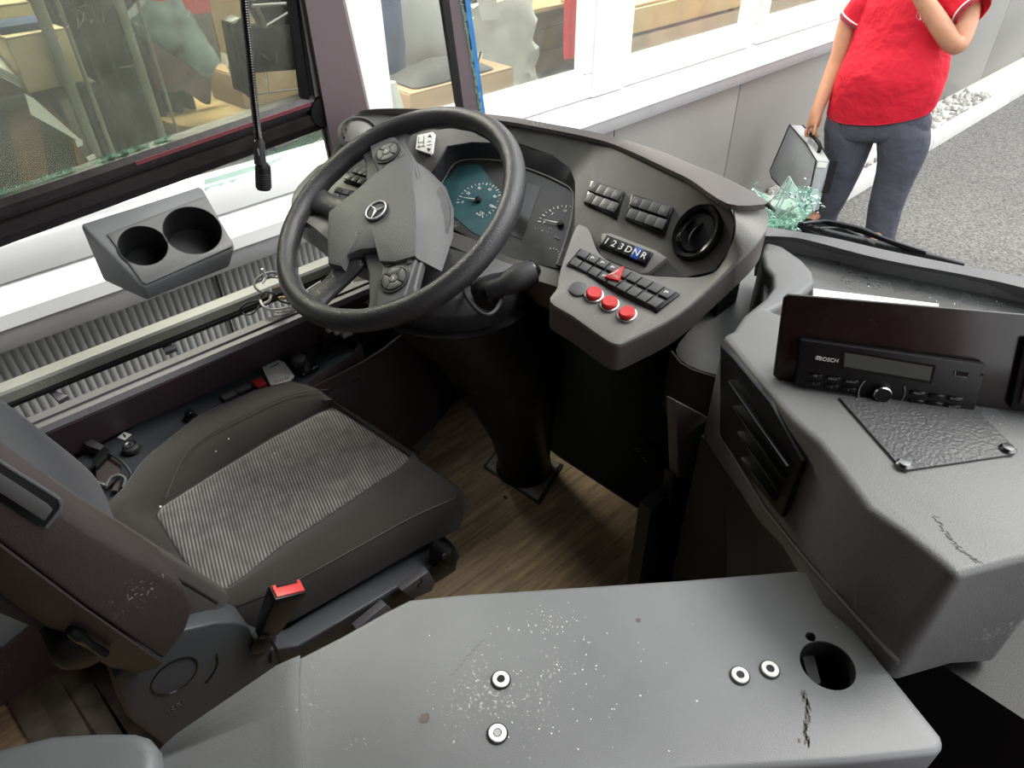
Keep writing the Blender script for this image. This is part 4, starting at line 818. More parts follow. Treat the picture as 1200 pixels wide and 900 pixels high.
# gear selector pod
q = [(703, 276), (762, 300), (756, 316), (700, 290)]; gp_ = plane3(P(704, 272, Z=.815), P(764, 299, Z=.81), P(705, 296, Z=.796))
pod = prism('selector_pod', PP([(704, 272), (716, 272), (768, 292), (782, 301), (772, 309), (760, 319), (750, 321), (702, 300)], gp_), gp_[1], -.03, -.001, M['dash_lit'], dash, bevel=.004)
a, b, c, d = [P(x_, y_, pl=gp_) for x_, y_ in ((711, 276), (766, 297), (757, 313), (702, 290))]; nn = gp_[1]
gs_ = prism('gear_selector', [a, b, c, d], nn, -.003, .003, M['gloss'], dash, bevel=.0012); gs_['label'] = 'gear selector with six keys 1 2 3 D N R'
for i, s in enumerate('123DNR'):
    u0, u1 = .03+.94*(i+.03)/6, .03+.94*(i+.97)/6
    k_ = prism('gear_key', [a.lerp(b, u0).lerp(d.lerp(c, u0), .1), a.lerp(b, u1).lerp(d.lerp(c, u1), .1), a.lerp(b, u1).lerp(d.lerp(c, u1), .9), a.lerp(b, u0).lerp(d.lerp(c, u0), .9)], nn, .002, .007, M['blue_btn'] if s == 'N' else M['black'], gs_, bevel=.001)
    if s == 'N': k_['label'] = 'blue gear key N'
    text('key_letter', s, a.lerp(b, (u0+u1)/2).lerp(d.lerp(c, (u0+u1)/2), .5)+nn*.0072, (b-a), nn, .0165, M['ink'], k_)
# left shelf (mirror image)
lsh = [((395,185,.825),(372,196,.80)),((420,190,.82),(350,217,.79)),((450,210,.81),(342,236,.782)),((480,240,.79),(348,250,.778)),((500,262,.77),(370,266,.775)),((510,275,.755),(400,290,.76)),((512,282,.75),(450,310,.745))]
I4 = [P(*a[:2], Z=a[2]) for a, b in lsh]; E4 = [P(*b[:2], Z=b[2]) for a, b in lsh]; E4s = spline(E4, 4)
ls = loft('left_switch_shelf', [spline(I4, 4), spline([i.lerp(e, .95) for i, e in zip(I4, E4)], 4), [e-ZU*.003 for e in E4s], [e-ZU*.045 for e in E4s], [e+V((.03, .05, -.05)) for e in E4s]], M['dash_lit'], dash, solid=.004, smooth=35)
bl_ = BVHTree.FromPolygons([v.co for v in ls.data.vertices], [p.vertices for p in ls.data.polygons])
for (q, n_, lab) in (([(422, 198), (444, 205), (433, 224), (403, 214)], 4, 'block of grey rocker switches behind the steering wheel'), ([(396, 222), (421, 228), (411, 242), (388, 236)], 3, 'small block of grey rocker switches left of the wheel hub')):
    h = [x for x in (ray(x_, y_, bl_) for x_, y_ in q) if x is not None]
    pl = fitplane(h) if len(h) > 2 else plane3(*PZ([(400, 200, .81), (440, 215, .80), (410, 240, .78)]))
    q3 = PP(q, pl); nn = pl[1]; o_ = prism('switch_block', q3, nn, -.002, .005, M['gloss'], dash, bevel=.001); o_['label'] = lab; a, b, c, d = q3
    for r in (0, 1):
        for i in range(n_):
            u0, u1 = (i+.06)/n_, (i+.94)/n_; v0, v1_ = ((.06, .45) if r == 0 else (.55, .94))
            prism('rocker_button', [a.lerp(b, u0).lerp(d.lerp(c, u0), v0), a.lerp(b, u1).lerp(d.lerp(c, u1), v0), a.lerp(b, u1).lerp(d.lerp(c, u1), v1_), a.lerp(b, u0).lerp(d.lerp(c, u0), v1_)], nn, .004, .009, M['btn_lit'] if (r + i) % 2 else M['btn'], o_, bevel=.001)
# ---------------------------------------------------------------- steering column
colm = thing('steering_column', 'black tapering steering column with rubber boot on a grey floor plate', 'steering column', (-.965, .92, 0))
def ring(cx, cy, z, r, k=28, ry=None, flat=0): return [V((cx+r*math.cos(2*math.pi*i/k), cy+(ry or r)*math.sin(2*math.pi*i/k), z+flat*math.sin(2*math.pi*i/k))) for i in range(k)]
loft('boot', [ring(-.965, .915, .012, .075), ring(-.965, .915, .05, .068), ring(-.96, .9, .15, .078), ring(-.95, .87, .27, .1), ring(-.945, .85, .36, .118)], M['black'], colm, closed=True, caps=True, smooth=60)
loft('boot_collar', [ring(-.945, .85, .345, .122), ring(-.943, .845, .37, .128), ring(-.942, .835, .42, .133), ring(-.942, .835, .425, .125)], M['black'], colm, closed=True, caps=True, smooth=40)
loft('lower_shroud', [ring(-.942, .83, .42, .131), ring(-.935, .79, .5, .135), ring(-.935, .73, .6, .148), ring(-.93, .70, .655, .155, flat=.0), ring(-.93, .70, .655, .14)], M['black'], colm, closed=True, caps=True, smooth=45)
loft('upper_shroud', [ring(-.93, .705, .65, .138), ring(-.93, .70, .69, .14), ring(-.93, .71, .715, .125, ry=.13), ring(-.95, .70, .73, .09)], M['dark'], colm, closed=True, caps=True, smooth=30, bevel=.004)
prism('top_cover', PZ([(581,291),(607,307),(600,316),(577,320),(552,328),(540,318)], .735), ZU, -.03, 0, M['hub'], colm, bevel=.004)
tube('column_tube', [V((-.96, .68, .7)), V((-.975, .632, .79))], .045, M['dark'], colm, k=24)
bcp = P(572, 345, Z=.71)
sk = thing('column_stalk', 'thick black multifunction stalk right of the steering column', 'stalk', bcp)
lathe('stalk_boot', [(.030, -.03), (.029, .0), (.024, .012), (.017, .02)], bcp, V((.75, .1, .6)), M['black'], sk, k=24, smooth=50)
fr4 = [P(x_, y_, Z=.722) for x_, y_ in ((545, 340), (552, 328), (574, 319), (584, 322), (588, 345), (582, 362), (571, 369), (560, 364), (548, 350))]
tube('boot_frame', fr4, .0035, M['dark'], sk, closed=True, sp=4)
s0, s1, s2, s3 = P(572, 340, Z=.73), P(590, 335, Z=.74), P(610, 325, Z=.75), P(624, 318, Z=.755)
tube('stalk_lever', [s0, s1, s1.lerp(s2, .4), s2, s3, s3+(s3-s2)*.12], [.015, .017, .022, .024, .021, .012], M['dark'], sk, k=18, sp=0)
tube('stalk_tip', [s3+V((-.004, 0, 0)), s3+(s3-s2)*.2, s3+(s3-s2)*.5], [.0195, .0175, .009], M['gloss'], sk, k=14)
tubes('stalk_seam', [([s1+V((0, -.006, .0135)), s2+V((0, -.008, .0195)), s3+V((0, -.006, .0175))], .0008)], M['hub'], sk)
fp = thing('floor_plate', 'square worn metal plate on the floor around the column boot', 'plate', (-.96, .9, 0))
q = PZ([(566, 548), (632, 592), (660, 545), (590, 518)], 0); prism('sealing_edge', q, ZU, .0, .004, M['btn'], fp, bevel=.001)
cq = sum(q, V())/4; M['wornmetal'] = mat('worn_metal_plate', (.62, .6, .54), .45, .3, 80, var=.35, vs=25, dust=.6); prism('metal_sheet', [cq+(p-cq)*.92 for p in q], ZU, .004, .008, M['wornmetal'], fp, bevel=.002)
# ---------------------------------------------------------------- steering wheel (turned a little clockwise)
WC = V((-.977, .621, .828)); wn = V((.00971527, -.49069711, .87127605)); wx = V((.99995281, .00476748, -.00846508)); wy = wn.cross(wx)
ph = rd(-39); e1 = wx*math.cos(ph)+wy*math.sin(ph); e2 = wn.cross(e1)
def W(x_, y_, h=0): return WC+e1*x_+e2*y_+wn*h
sw = thing('steering_wheel', 'large black four-spoke steering wheel with grey hub and round star emblem', 'steering wheel', WC)
n_ = 72; rp = []
vs, fs = [], []; k_ = 14
for i in range(n_):
    a = 2*math.pi*i/n_
    d = e1*math.cos(a)+e2*math.sin(a); cc = WC+d*.222
    for j in range(k_):
        b = 2*math.pi*j/k_; rr_ = .0188
        if 140 < j*360/k_ < 260: rr_ += .0014*math.sin(i*math.pi/1.5)
        vs.append(cc+d*(rr_*math.cos(b))+wn*(rr_*1.12*math.sin(b)))
for i in range(n_):
    for j in range(k_): a = i*k_+j; b = i*k_+(j+1) % k_; c = ((i+1) % n_)*k_; fs.append([a, b, c+(j+1) % k_, c+j])
mk('rim', vs, fs, M['wheel'], sw, smooth=60, sub=1)
# spokes
def spoke(name, L_, m, h0, h1, **kw): return prism(name, [W(*p) for p in L_], wn, h0, h1, m, sw, **{'bevel': .005, 'bseg': 3, **kw})
for s in (-1, 1):
    L_ = [(s*.06, .05), (s*.12, .043), (s*.18, .024), (s*.214, .035), (s*.221, .01), (s*.222, -.03), (s*.214, -.07), (s*.17, -.06), (s*.11, -.06), (s*.05, -.07)]
    spoke('side_spoke', L_, M['hub'], -.022, -.004)
    L_ = [(s*.03, -.1), (s*.07, -.07), (s*.115, -.12), (s*.165, -.15), (s*.12, -.188), (s*.09, -.165), (s*.05, -.15)]
    rows = []
    for t, w_, h in ((0, .04, -.005), (.3, .027, -.012), (.6, .022, -.010), (.85, .026, -.003), (1, .036, 0)):
        c0 = V((s*.05, -.08, 0)).lerp(V((s*.133, -.176, 0)), t); pd = V((.176-.08, s*.083, 0)).normalized(); pd = V((pd.x, s*abs(pd.y)*1, 0)) if s > 0 else V((pd.x, -abs(pd.y), 0))
        pr = V((-( -.176+.08), s*(.133-.05), 0)).normalized()
        rows.append([W(c0.x+pr.x*w_*math.cos(b), c0.y+pr.y*w_*math.cos(b), h+.013*math.sin(b)-.004) for b in [2*math.pi*q_/12 for q_ in range(12)]])
    loft('lower_spoke', rows, M['wheel'], sw, closed=True, caps=True, sub=1, smooth=60)
    # button pod
    L_ = [(s*.118, .034), (s*.13, .034), (s*.196, .009), (s*.200, -.002), (s*.200, -.044), (s*.16, -.040), (s*.114, -.027)]
    pd_ = spoke('button_pod', L_, M['hub'], -.006, .004, bevel=.003)
    pc = W(s*.156, -.006, .004)
    lathe('pod_ring', [(.0265, 0), (.0265, .003), (.023, .0035), (.0225, .001)], pc, wn, M['dark'], pd_, k=32, caps=False)
    for q_ in range(4):
        a0 = q_*math.pi/2+.78; pts = [pc+e1*(.008*math.cos(a0))+e2*(.008*math.sin(a0))]+[]
        ring_ = [pc+(e1*math.cos(a0+.06+u*1.45)+e2*math.sin(a0+.06+u*1.45))*.0215 for u in (0, .25, .5, .75, 1)]+[pc+(e1*math.cos(a0+.06+u*1.45)+e2*math.sin(a0+.06+u*1.45))*.0085 for u in (1, .5, 0)]
        prism('pod_button', ring_, wn, .0, .005, M['btn_lit'] if s < 0 else M['btn'], pd_, bevel=.0006)
    lathe('pod_centre', [(.0075, 0), (.0072, .006)], pc, wn, M['btn_lit'], pd_, k=20)
    box('pod_mark', pc+wn*.0063, (.006, .0012, .0005), M['ink'], pd_, ax=(e1, e2, wn), smooth=0)
    box('pod_key', W(s*.128, .022, .005), (.014, .008, .003), M['btn'], pd_, ax=(e1, e2, wn), bevel=.001)
    box('pod_slot', W(s*.122, -.005, .005), (.003, .026, .002), M['black'], pd_, ax=(e1, e2, wn))
# hub
ho = [(-.109, -.028), (-.121, .0), (-.121, .036), (-.06, .04), (0, .041), (.06, .04), (.129, .036), (.125, .0), (.111, -.028), (.077, -.034), (.065, -.065), (.067, -.092), (.088, -.102), (.068, -.129), (0, -.131), (-.058, -.129), (-.069, -.107), (-.088, -.068)]
arc = {2: (-.119, .055, -.04), 3: (-.062, .082, -.042), 4: (0, .092, -.042), 5: (.062, .085, -.042), 6: (.132, .058, -.04)}
def hr(s, h, cen=(.004, -.045)): return [W(cen[0]+(x_-cen[0])*s, cen[1]+(y_-cen[1])*s, h) for x_, y_ in ho]
low_ = [W(*arc[i]) if i in arc else W(x_, y_, -.012) for i, (x_, y_) in enumerate(ho)]
hp = loft('hub_pad', [low_, hr(1.0, .004), hr(.985, .010), hr(.9, .012), hr(.4, .0135), hr(.1, .014)], M['hub'], sw, closed=True, caps=True, smooth=28)
hb = [(-.10, .05), (-.06, .085), (0, .095), (.06, .085), (.11, .06), (.115, 0), (.10, -.06), (.05, -.11), (-.05, -.11), (-.1, -.06), (-.115, 0)]
loft('hub_bowl', [[W(x_*s, y_*s, h) for x_, y_ in hb] for s, h in ((.98, -.02), (1.0, -.045), (.8, -.07), (.5, -.09))], M['hub'], sw, closed=True, caps=True, smooth=50, sub=1)
# emblem
ec = W(-.003, -.028, .0145); em = lathe('emblem_disc', [(.023, -.002), (.0225, .002), (.02, .0026)], ec, wn, M['dark'], sw, k=32); em['label'] = 'round three-pointed star emblem'
tube('emblem_ring', disc(ec+wn*.004, (e1, e2), .0195, 32),   .0015, M['ink'], em, closed=True, k=6)
for q_ in range(3):
    a = math.pi/2+q_*2*math.pi/3; d = e1*math.cos(a)+e2*math.sin(a); g_ = wn.cross(d)
    mk('emblem_arm', [ec+wn*.0045+d*.0195, ec+wn*.0035+g_*.0032, ec+wn*.0035-g_*.0032, ec+wn*.0075], [[0, 1, 3], [0, 3, 2], [1, 2, 3], [0, 2, 1]], M['ink'], em, smooth=0)
tubes('pad_mark', [([W(.03, -.06, .0138), W(.03, -.071, .0138)], .0005), ([W(.025, -.070, .0138), W(.035, -.070, .0138)], .0005)], M['ink_dim'], sw)
# ---------------------------------------------------------------- right-hand console
cz = .8
cons = thing('front_console', 'wide grey moulded console right of the dashboard with a recessed tray', 'console', (-.2, .8, .5))
outer = [(847,392),(860,386),(872,368),(897,348),(906,336),(905,322),(896,312),(893,296),(897,282)]
edge = [(918,288),(940,303),(953,317),(956,330),(940,345),(903,363),(930,372),(1000,385),(1260,420)]
front = [(1260,652),(1200,655),(1135,672),(1122,676),(1112,668),(1100,657),(1060,625),(1017,595),(985,550),(960,518),(930,492),(915,475),(902,458),(877,430),(860,408)]
top = PZ(outer+edge+front, cz)
prism('console_top', top, ZU, -.19, 0, M['console'], cons, bevel=.012, bseg=4)
tray = PZ([(897,282),(918,288),(960,297),(1133,333),(1200,353),(1300,380),(1300,440),(1000,400),(895,372)], .775)
M['tray'] = mat('wet_tray_plastic', (.15, .15, .145), .25, .3, 120, var=.15)
prism('tray_floor', tray, ZU, -.02, 0, M['tray'], cons)
wallr = PZ([(890,283,.775),(918,288,.775),(963,298,.775),(1050,315,.775),(1133,333,.775),(1200,353,.775),(1300,385,.775)]), PZ([(890,276,.81),(920,277,.81),(947,281,.81),(1033,303,.81),(1133,322,.81),(1200,337,.81),(1300,366,.81)]), PZ([(890,266,.815),(930,272,.815),(980,281,.815),(1040,295,.815),(1133,314,.815),(1200,327,.815),(1300,350,.815)])
loft('tray_back_wall', [spline(list(r), 4) for r in wallr]+[[p+V((0, .02, -.1)) for p in spline(list(wallr[2]), 4)]], M['console'], cons, solid=.004, smooth=40)
# droplets
bm = bmesh.new()
for i in range(150):
    px_, py_ = R.uniform(985, 1190), 0; s_ = (px_-985)/205; py_ = R.uniform(312+s_*42, 330+s_*44); p = P(px_, py_, Z=.7755)
    q_ = bmesh.ops.create_icosphere(bm, subdivisions=1, radius=1)['verts']; r_ = R.uniform(.0012, .0034)
    for v in q_: v.co = p+V((v.co.x*r_*R.uniform(.9, 1.1), v.co.y*r_, v.co.z*r_*.4))
me = bpy.data.meshes.new('water_drops'); bm.to_mesh(me); bm.free(); M['water'] = mat('water', (.9, .95, 1), .02, trans=1., ior=1.33)
lk('water_drops', me, M['water'], cons, smooth=80, kind='stuff')
o = prism('white_strip', PZ([(953, 338), (975, 341), (1010, 345), (1100, 356), (1100, 362), (953, 347)], .79), ZU, -.01, 0, M['label'], smooth=0); tag(o, 'white strip lying in the tray just behind the black radio panel', 'strip')
# inner notch step
loft('step_plate', [PZ([(787,411),(798,425),(812,433),(838,441),(860,445)], .66), PZ([(800,395),(820,400),(838,405),(850,405),(870,400)], .675), PZ([(840,350),(860,360),(880,360),(900,355),(915,350)], .69), PZ([(870,300),(890,300),(905,305),(915,300),(925,295)], .70)], M['console'], cons, solid=.004, smooth=50, sub=1)
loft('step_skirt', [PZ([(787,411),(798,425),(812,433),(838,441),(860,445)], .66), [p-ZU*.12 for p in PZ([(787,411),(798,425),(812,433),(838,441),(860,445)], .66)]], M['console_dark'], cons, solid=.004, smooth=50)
# side face trim line and vent recess on the slanted face
fa, fb = P(877, 430, Z=cz), P(1060, 625, Z=cz); fl_ = (fa, (fb-fa).cross(ZU).normalized()); 
if fl_[1].dot(V((0, 0, H))-fa) < 0: fl_ = (fa, -fl_[1])
fn = fl_[1]
vp_a = plane3(P(851, 405, Z=cz), P(895, 455, Z=cz), P(851, 405, Z=cz)-ZU*.1); vn = vp_a[1]
vf = prism('vent_frame', PP([(846,404),(860,418),(905,472),(942,540),(918,606),(880,560),(845,510)], vp_a), vn, -.006, .003, M['black'], cons, bevel=.002); vf['label'] = 'black louvred vent in the slanted side'
for k in range(4):
    a = P(862+k*5, 445+k*30, pl=vp_a)+vn*.006; b = P(932-k*6, 545+k*13, pl=vp_a)+vn*.006
    box('louvre', (a+b)/2, ((b-a).length, .012, .0025), M['gloss'], vf, ax=((b-a).normalized(), vn, (b-a).normalized().cross(vn)), bevel=.0006)
tubes('trim_bead', [(PP([(843,508),(897,597),(950,663),(1053,777)], vp_a), .003)], M['console_dark'], cons)
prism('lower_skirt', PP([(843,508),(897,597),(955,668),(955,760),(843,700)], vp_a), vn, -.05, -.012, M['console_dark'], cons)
# lower right panels below the vent
lp = thing('lower_panels', 'dark stepped plastic panels under the vent beside the footwell', 'panel', (-.42, .85, 0))
M['lowlight'] = mat('lower_panel_plastic', (.2, .2, .19), .55, .15, 400)
prism('upper_panel', PX([(793,470),(850,500),(905,600),(960,700),(905,705),(832,560),(795,560)], -.42), (1, 0, 0), -.02, 0, M['lowlight'], lp, bevel=.003)
prism('light_panel', PX([(835,545),(848,555),(915,690),(828,690),(826,640)], -.415), (1, 0, 0), -.01, .004, M['lowlight'], lp, bevel=.003)
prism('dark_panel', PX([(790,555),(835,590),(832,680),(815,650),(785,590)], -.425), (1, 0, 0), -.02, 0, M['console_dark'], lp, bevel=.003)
for k in range(9): boxb('grille_bar', (-.47, .72+k*.022, .0), (-.462, .73+k*.022, .28), M['black'], lp)
boxb('grille_back', (-.455, .7, .0), (-.43, 1.36, .45), M['black'], lp)
tubes('grille_edge', [(PX([(783, 575), (781, 640), (790, 672)], -.47), .005)], M['dark'], lp)
o = thing('panel_bolt', 'dark bolt head on the lower panel beside the footwell', 'bolt', P(822, 588, X=-.41)); lathe('bolt_head', [(.012, 0), (.011, .006)], P(822, 588, X=-.41), (1, 0, 0), M['black'], o, k=6)
# underside of console toward the viewer
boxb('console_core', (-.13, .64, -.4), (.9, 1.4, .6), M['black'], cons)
boxb('footwell_light_stop', (-.41, .98, -.02), (-.12, 1.4, .6), M['black'], cons)  # added to keep light from the right out of the footwell
boxb('cowl_light_stop', (-.66, 1.08, .58), (-.36, 1.42, .62), M['black'], cons)  # unseen black box added to stop light leaking in below the windscreen
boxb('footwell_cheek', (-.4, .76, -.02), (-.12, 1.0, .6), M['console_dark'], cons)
# textured plate with screws
pp_ = thing('textured_plate', 'grained dark grey cover plate screwed to the console in front of the radio', 'plate', P(1080, 510, Z=cz))
M['grain'] = mat('coarse_grained_plastic', (.1, .1, .1), .4, 1., 230)
prism('plate', PZ([(982,467),(1056,551),(1060,553),(1188,534),(1192,530),(1146,484),(1100,470)], cz+.0005), ZU, 0, .003, M['grain'], pp_, bevel=.001)
for px_, py_ in ((1059, 545), (1180, 527)): lathe('screw', [(.0085, 0), (.0085, .002), (.006, .005), (.001, .0055)], P(px_, py_, Z=cz+.003), ZU, M['darksteel'], pp_, k=20)
# scuffs on console
sc_ = []
for i in range(40):
    u = i/39; a = P(1095+u*52, 605+u*52+8*math.sin(u*3), Z=cz+.0004); sc_.append((a+V((R.uniform(-.002, .002), R.uniform(-.002, .002), 0)), (R.uniform(.002, .008), .0005, .0003), (V((1, R.uniform(-.6, .6), 0)).normalized(), V((0, 1, 0)), ZU)))
boxes('scuff_mark', sc_, M['lowlight'], cons, smooth=0, kind='stuff')
# ---------------- radio panel
ba, bb = P(906, 444, Z=cz+.001), P(1200, 483, Z=cz+.001); rx = (bb-ba).normalized(); rn0 = V((rx.y, -rx.x, 0)); rn0 = -rn0 if rn0.dot(V((0, 0, H))-ba) < 0 else rn0
rn = (rn0*math.cos(.22)+ZU*math.sin(.22)).normalized(); rpl_ = (ba, rn); ru = rn.cross(rx); ru = ru if ru.z > 0 else -ru
rp_ = thing('radio_panel', 'large black glossy plate standing on the console behind the radio', 'panel', ba)
M['rpan'] = mat('dark_brown_gloss_plate', (.022, .013, .012), .22, .02, 30, var=.2, vs=25)
prism('panel_plate', PP([(906,440),(918,350),(923,345),(1290,377),(1280,492),(1200,483),(912,446)], rpl_), rn, -.006, 0, M['rpan'], rp_, bevel=.002)
rad = thing('car_radio', 'black slot-in radio with round knob and grey display standing on the console', 'radio', P(1040, 470, Z=cz))
rp2 = (P(932, 454, Z=cz+.002), rn)
q = PP([(938,398),(1157,428),(1142,484),(931,453)], rp2)
rb_ = prism('radio_front', q, rn, -.012, 0, M['black'], rad, bevel=.003)
cq = sum(q, V())/4; cage = prism('radio_case', [cq+(p-cq)*.94 for p in q], rn, -.05, -.012, M['steel'], rad)
def rf(px_, py_, h=.0): return P(px_, py_, pl=rp2)+rn*h
prism('display', PP([(990,413),(1093,430),(1089,446),(989,429)], rp2), rn, 0, .001, M['lcd'], rad, smooth=0)
prism('display_edge', PP([(986,410),(1097,428),(1092,450),(985,432)], rp2), rn, 0, .0005, M['gloss'], rad, smooth=0)
rxx = (q[1]-q[0]).normalized()
text('brand_text', 'BOSCH', rf(971, 421.5, .0008), rxx, rn, .0068, M['ink'], rad); tube('brand_ring', disc(rf(958, 419, .0008), (rxx, rn.cross(rxx)), .0022, 14), .0004, M['ink'], rad, closed=True, k=4); box('brand_mark', rf(958, 419, .0008), (.0012, .0028, .0004), M['ink'], rad, ax=(rxx, rn.cross(rxx), rn))
kn = lathe('volume_knob', [(.0105, 0), (.0102, .007), (.009, .0085), (.0085, .0075), (.001, .0075)], rf(1033, 460), rn, M['chrome'], rad, k=32); lathe('knob_face', [(.0085, .0076), (.008, .0082)], rf(1033, 460), rn, M['black'], kn, k=28)
for s in (-1, 1):
    tube('arc_mark', [rf(1033+s*2, 460, .0006)+(rxx*math.cos(a)*s+rn.cross(rxx)*math.sin(a))*.0235 for a in [(-.55+1.1*i/8) for i in range(9)]], .0007, M['ink_dim'], rad, k=4)
def rbtn(px_, py_, w_, h_, s): 
    b_ = box('radio_button', rf(px_, py_, .0008), (w_, h_, .0016), M['gloss'], rad, ax=(rxx, rn.cross(rxx), rn), bevel=.0004)
    if s: text('button_text', s, rf(px_, py_, .0018), rxx, rn, .0035, M['ink_dim'], b_, depth=.0001)
for (x_, y_, s) in ((955, 440, 'FM'), (976, 443.5, 'MEDIA'), (997, 447, 'AUDIO'), (953, 449, '1'), (974, 452.5, '2'), (994, 456, '3'), (1075, 460.5, 'MENU'), (1097, 464, ''), (1119, 467, 'ENTER'), (1073, 470, ''), (1095, 473, ''), (1116, 476.5, 'BACK')): rbtn(x_, y_, .0155, .006, s)
box('usb_port', rf(1127, 438, .0008), (.013, .0055, .001), M['gloss'], rad, ax=(rxx, rn.cross(rxx), rn)); tube('usb_edge', [rf(1119.5, 434.5, .001), rf(1119, 439.5, .001), rf(1133, 442, .001)], .0004, M['ink_dim'], rad, k=4)
for x_, y_ in ((943, 408), (940, 447), (1151, 439), (1141, 474)): lathe('release_hole', [(.0016, 0), (.0016, .0004)], rf(x_, y_, .0), rn, M['gloss'], rad, k=12)
for x_ in (990, 1040, 1072, 1080, 1138): lathe('pin', [(.0009, 0), (.0009, .004)], P(x_, 398+(x_-938)*.13, pl=(rp2[0]-rn*.03, rn)), ru, M['chrome'], rad, k=8)
r2 = thing('second_device', 'dark framed device cut off by the right picture edge beside the radio', 'device', P(1195, 480, Z=cz))
rp3 = (P(1180, 483, Z=cz+.001), rn)
prism('device_frame', PP([(1200,395),(1182,478),(1300,498),(1300,405)], rp3), rn, -.012, .004, M['black'], r2, bevel=.003); M['dbrown'] = mat('dark_brown_panel', (.05, .03, .026), .35); prism('device_face', PP([(1206,405),(1192,470),(1300,488),(1300,415)], rp3), rn, .004, .008, M['dbrown'], r2, bevel=.002)
# ---------------------------------------------------------------- cab door counter (foreground)
kz = .63
ct = thing('cab_counter', 'long pale grey cab door counter with bolts and a round hole in the foreground', 'counter', (-.25, .25, .3))
cp_ = PZ([(333,778),(400,744),(450,716),(480,701),(540,695),(800,678),(935,667),(950,670),(962,684),(1040,783),(1104,862),(1108,874),(1100,882),(1000,893),(800,906),(600,925),(430,950),(350,975),(338,900)], kz)
ctop = prism('counter_top', cp_, ZU, -.045, 0, M['counter'], ct, bevel=.007, bseg=4)
hc = P(970, 779, Z=kz); notch = P(950, 746, Z=kz)
cut(ctop, lathe('c', [(.029, -.1), (.029, .1)], hc, ZU, None, None, k=40), lathe('c', [(.006, -.1), (.006, .1)], notch, ZU, None, None, k=12))
lathe('hole_sleeve', [(.0292, -.002), (.0292, -.09)], hc, ZU, M['dark'], ct, k=36, caps=False, solid=.001)
prism('bracket_in_hole', PZ([(938,760),(950,752),(962,800),(950,806)], kz-.03), ZU, -.01, 0, M['lowlight'], ct)
# bevelled left facet
lf = [PZ([(352,769),(350,800),(352,850),(358,900),(366,980)], kz+.0012), PZ([(340,774),(334,800),(338,850),(345,900),(352,980)], kz+.0005), PZ([(325,781),(318,820),(320,880),(322,930),(325,990)], kz-.010), PZ([(210,860),(187,882),(182,905),(180,940),(180,1000)], kz-.035), [p-ZU*.02+V((-.005, 0, 0)) for p in PZ([(205,862),(183,884),(178,906),(176,940),(176,1000)], kz-.04)]]
loft('counter_end', [spline(r, 3) for r in lf], M['counter'], ct, solid=.002, off=-1, smooth=60)
loft('end_skirt', [PZ([(345,780),(275,822),(212,866),(195,890)], z) for z in (kz-.045,)]+[[p-ZU*.25 for p in PZ([(340,776),(270,818),(207,862),(190,880)], kz-.045)]], M['counter'], ct, solid=.004)
prism('counter_core', [V((p.x, p.y, kz-.6))+(V((-.25, .3, 0))-V((p.x, p.y, 0)))*.06 for p in cp_], ZU, 0, .53, M['console_dark'], ct)
for i, (px_, py_) in enumerate(((587, 797), (583, 860), (867, 792), (902, 785))):
    c_ = P(px_, py_, Z=kz+.0005); b_ = lathe('bolt', [(.0092, 0), (.0092, .0015), (.0085, .0022), (.0045, .0022), (.0042, -.0005), (.0001, -.0005)], c_+ZU*.001, ZU, M['chrome'] if i < 0 else M['label'], ct, k=28); b_['label'] = 'pale bolt head'
    lathe('bolt_rim', [(.0108, 0), (.0108, .0012), (.0093, .0012)], c_, ZU, M['black'], b_, k=28); lathe('bolt_socket', [(.004, .0018), (.0038, .0022)], c_+ZU*.0008, ZU, M['black'] if i != 1 else M['steel'], b_, k=6 if i == 1 else 20)
sc_ = []
for i in range(90):
    px_, py_ = R.gauss(640, 70), R.gauss(800, 55)
    if not (500 < px_ < 850 and 715 < py_ < 885): continue
    s_ = R.uniform(.0005, .0016); sc_.append((P(px_, py_, Z=kz+.0003), (s_, s_*R.uniform(.5, 1), .0004)))
for i in range(50): s_ = R.uniform(.0005, .0014); sc_.append((P(R.gauss(650, 22), R.gauss(728, 10), Z=kz+.0003), (s_, s_*R.uniform(.4, 1), .0004)))
boxes('white_specks', sc_, M['label'], ct, smooth=0, kind='stuff')
M['stain'] = mat('brown_stain', (.13, .105, .085), .6, var=.3, vs=80)
def blob(c_, r, m, par_, sx=1., name='stain', h=.0003, n=18):
    pts = [c_+V((math.cos(2*math.pi*i/n)*r*R.uniform(.65, 1.2)*sx, math.sin(2*math.pi*i/n)*r*R.uniform(.65, 1.2), 0)) for i in range(n)]; return prism(name, pts, ZU, 0, h, m, par_, smooth=0)
blob(P(497, 842, Z=kz), .006, M['stain'], ct); blob(P(748, 727, Z=kz), .003, M['stain'], ct)
M['lscuff'] = mat('pale_scuff', (.21, .21, .205), .5)
sf = [];
for i in range(60):
    u = i/59; a = P(941+3*math.sin(u*5)+R.gauss(0, 2.2)+u*6, 810+u*62, Z=kz+.0002); sf.append((a, (R.uniform(.0006, .002), R.uniform(.003, .008), .0003), (V((.85, .5, 0)), V((-.5, .85, 0)), ZU)))
boxes('scuff_mark', sf, M['stain'], ct, smooth=0, kind='stuff')
boxes('scratch_mark', [(P(530+i*5, 790-i*5.6, Z=kz+.0002), (.0007, .0055, .0003), (V((.2, 1, 0)).normalized().cross(ZU), V((.2, 1, 0)).normalized(), ZU)) for i in range(8)], M['lscuff'], ct, smooth=0, kind='stuff')
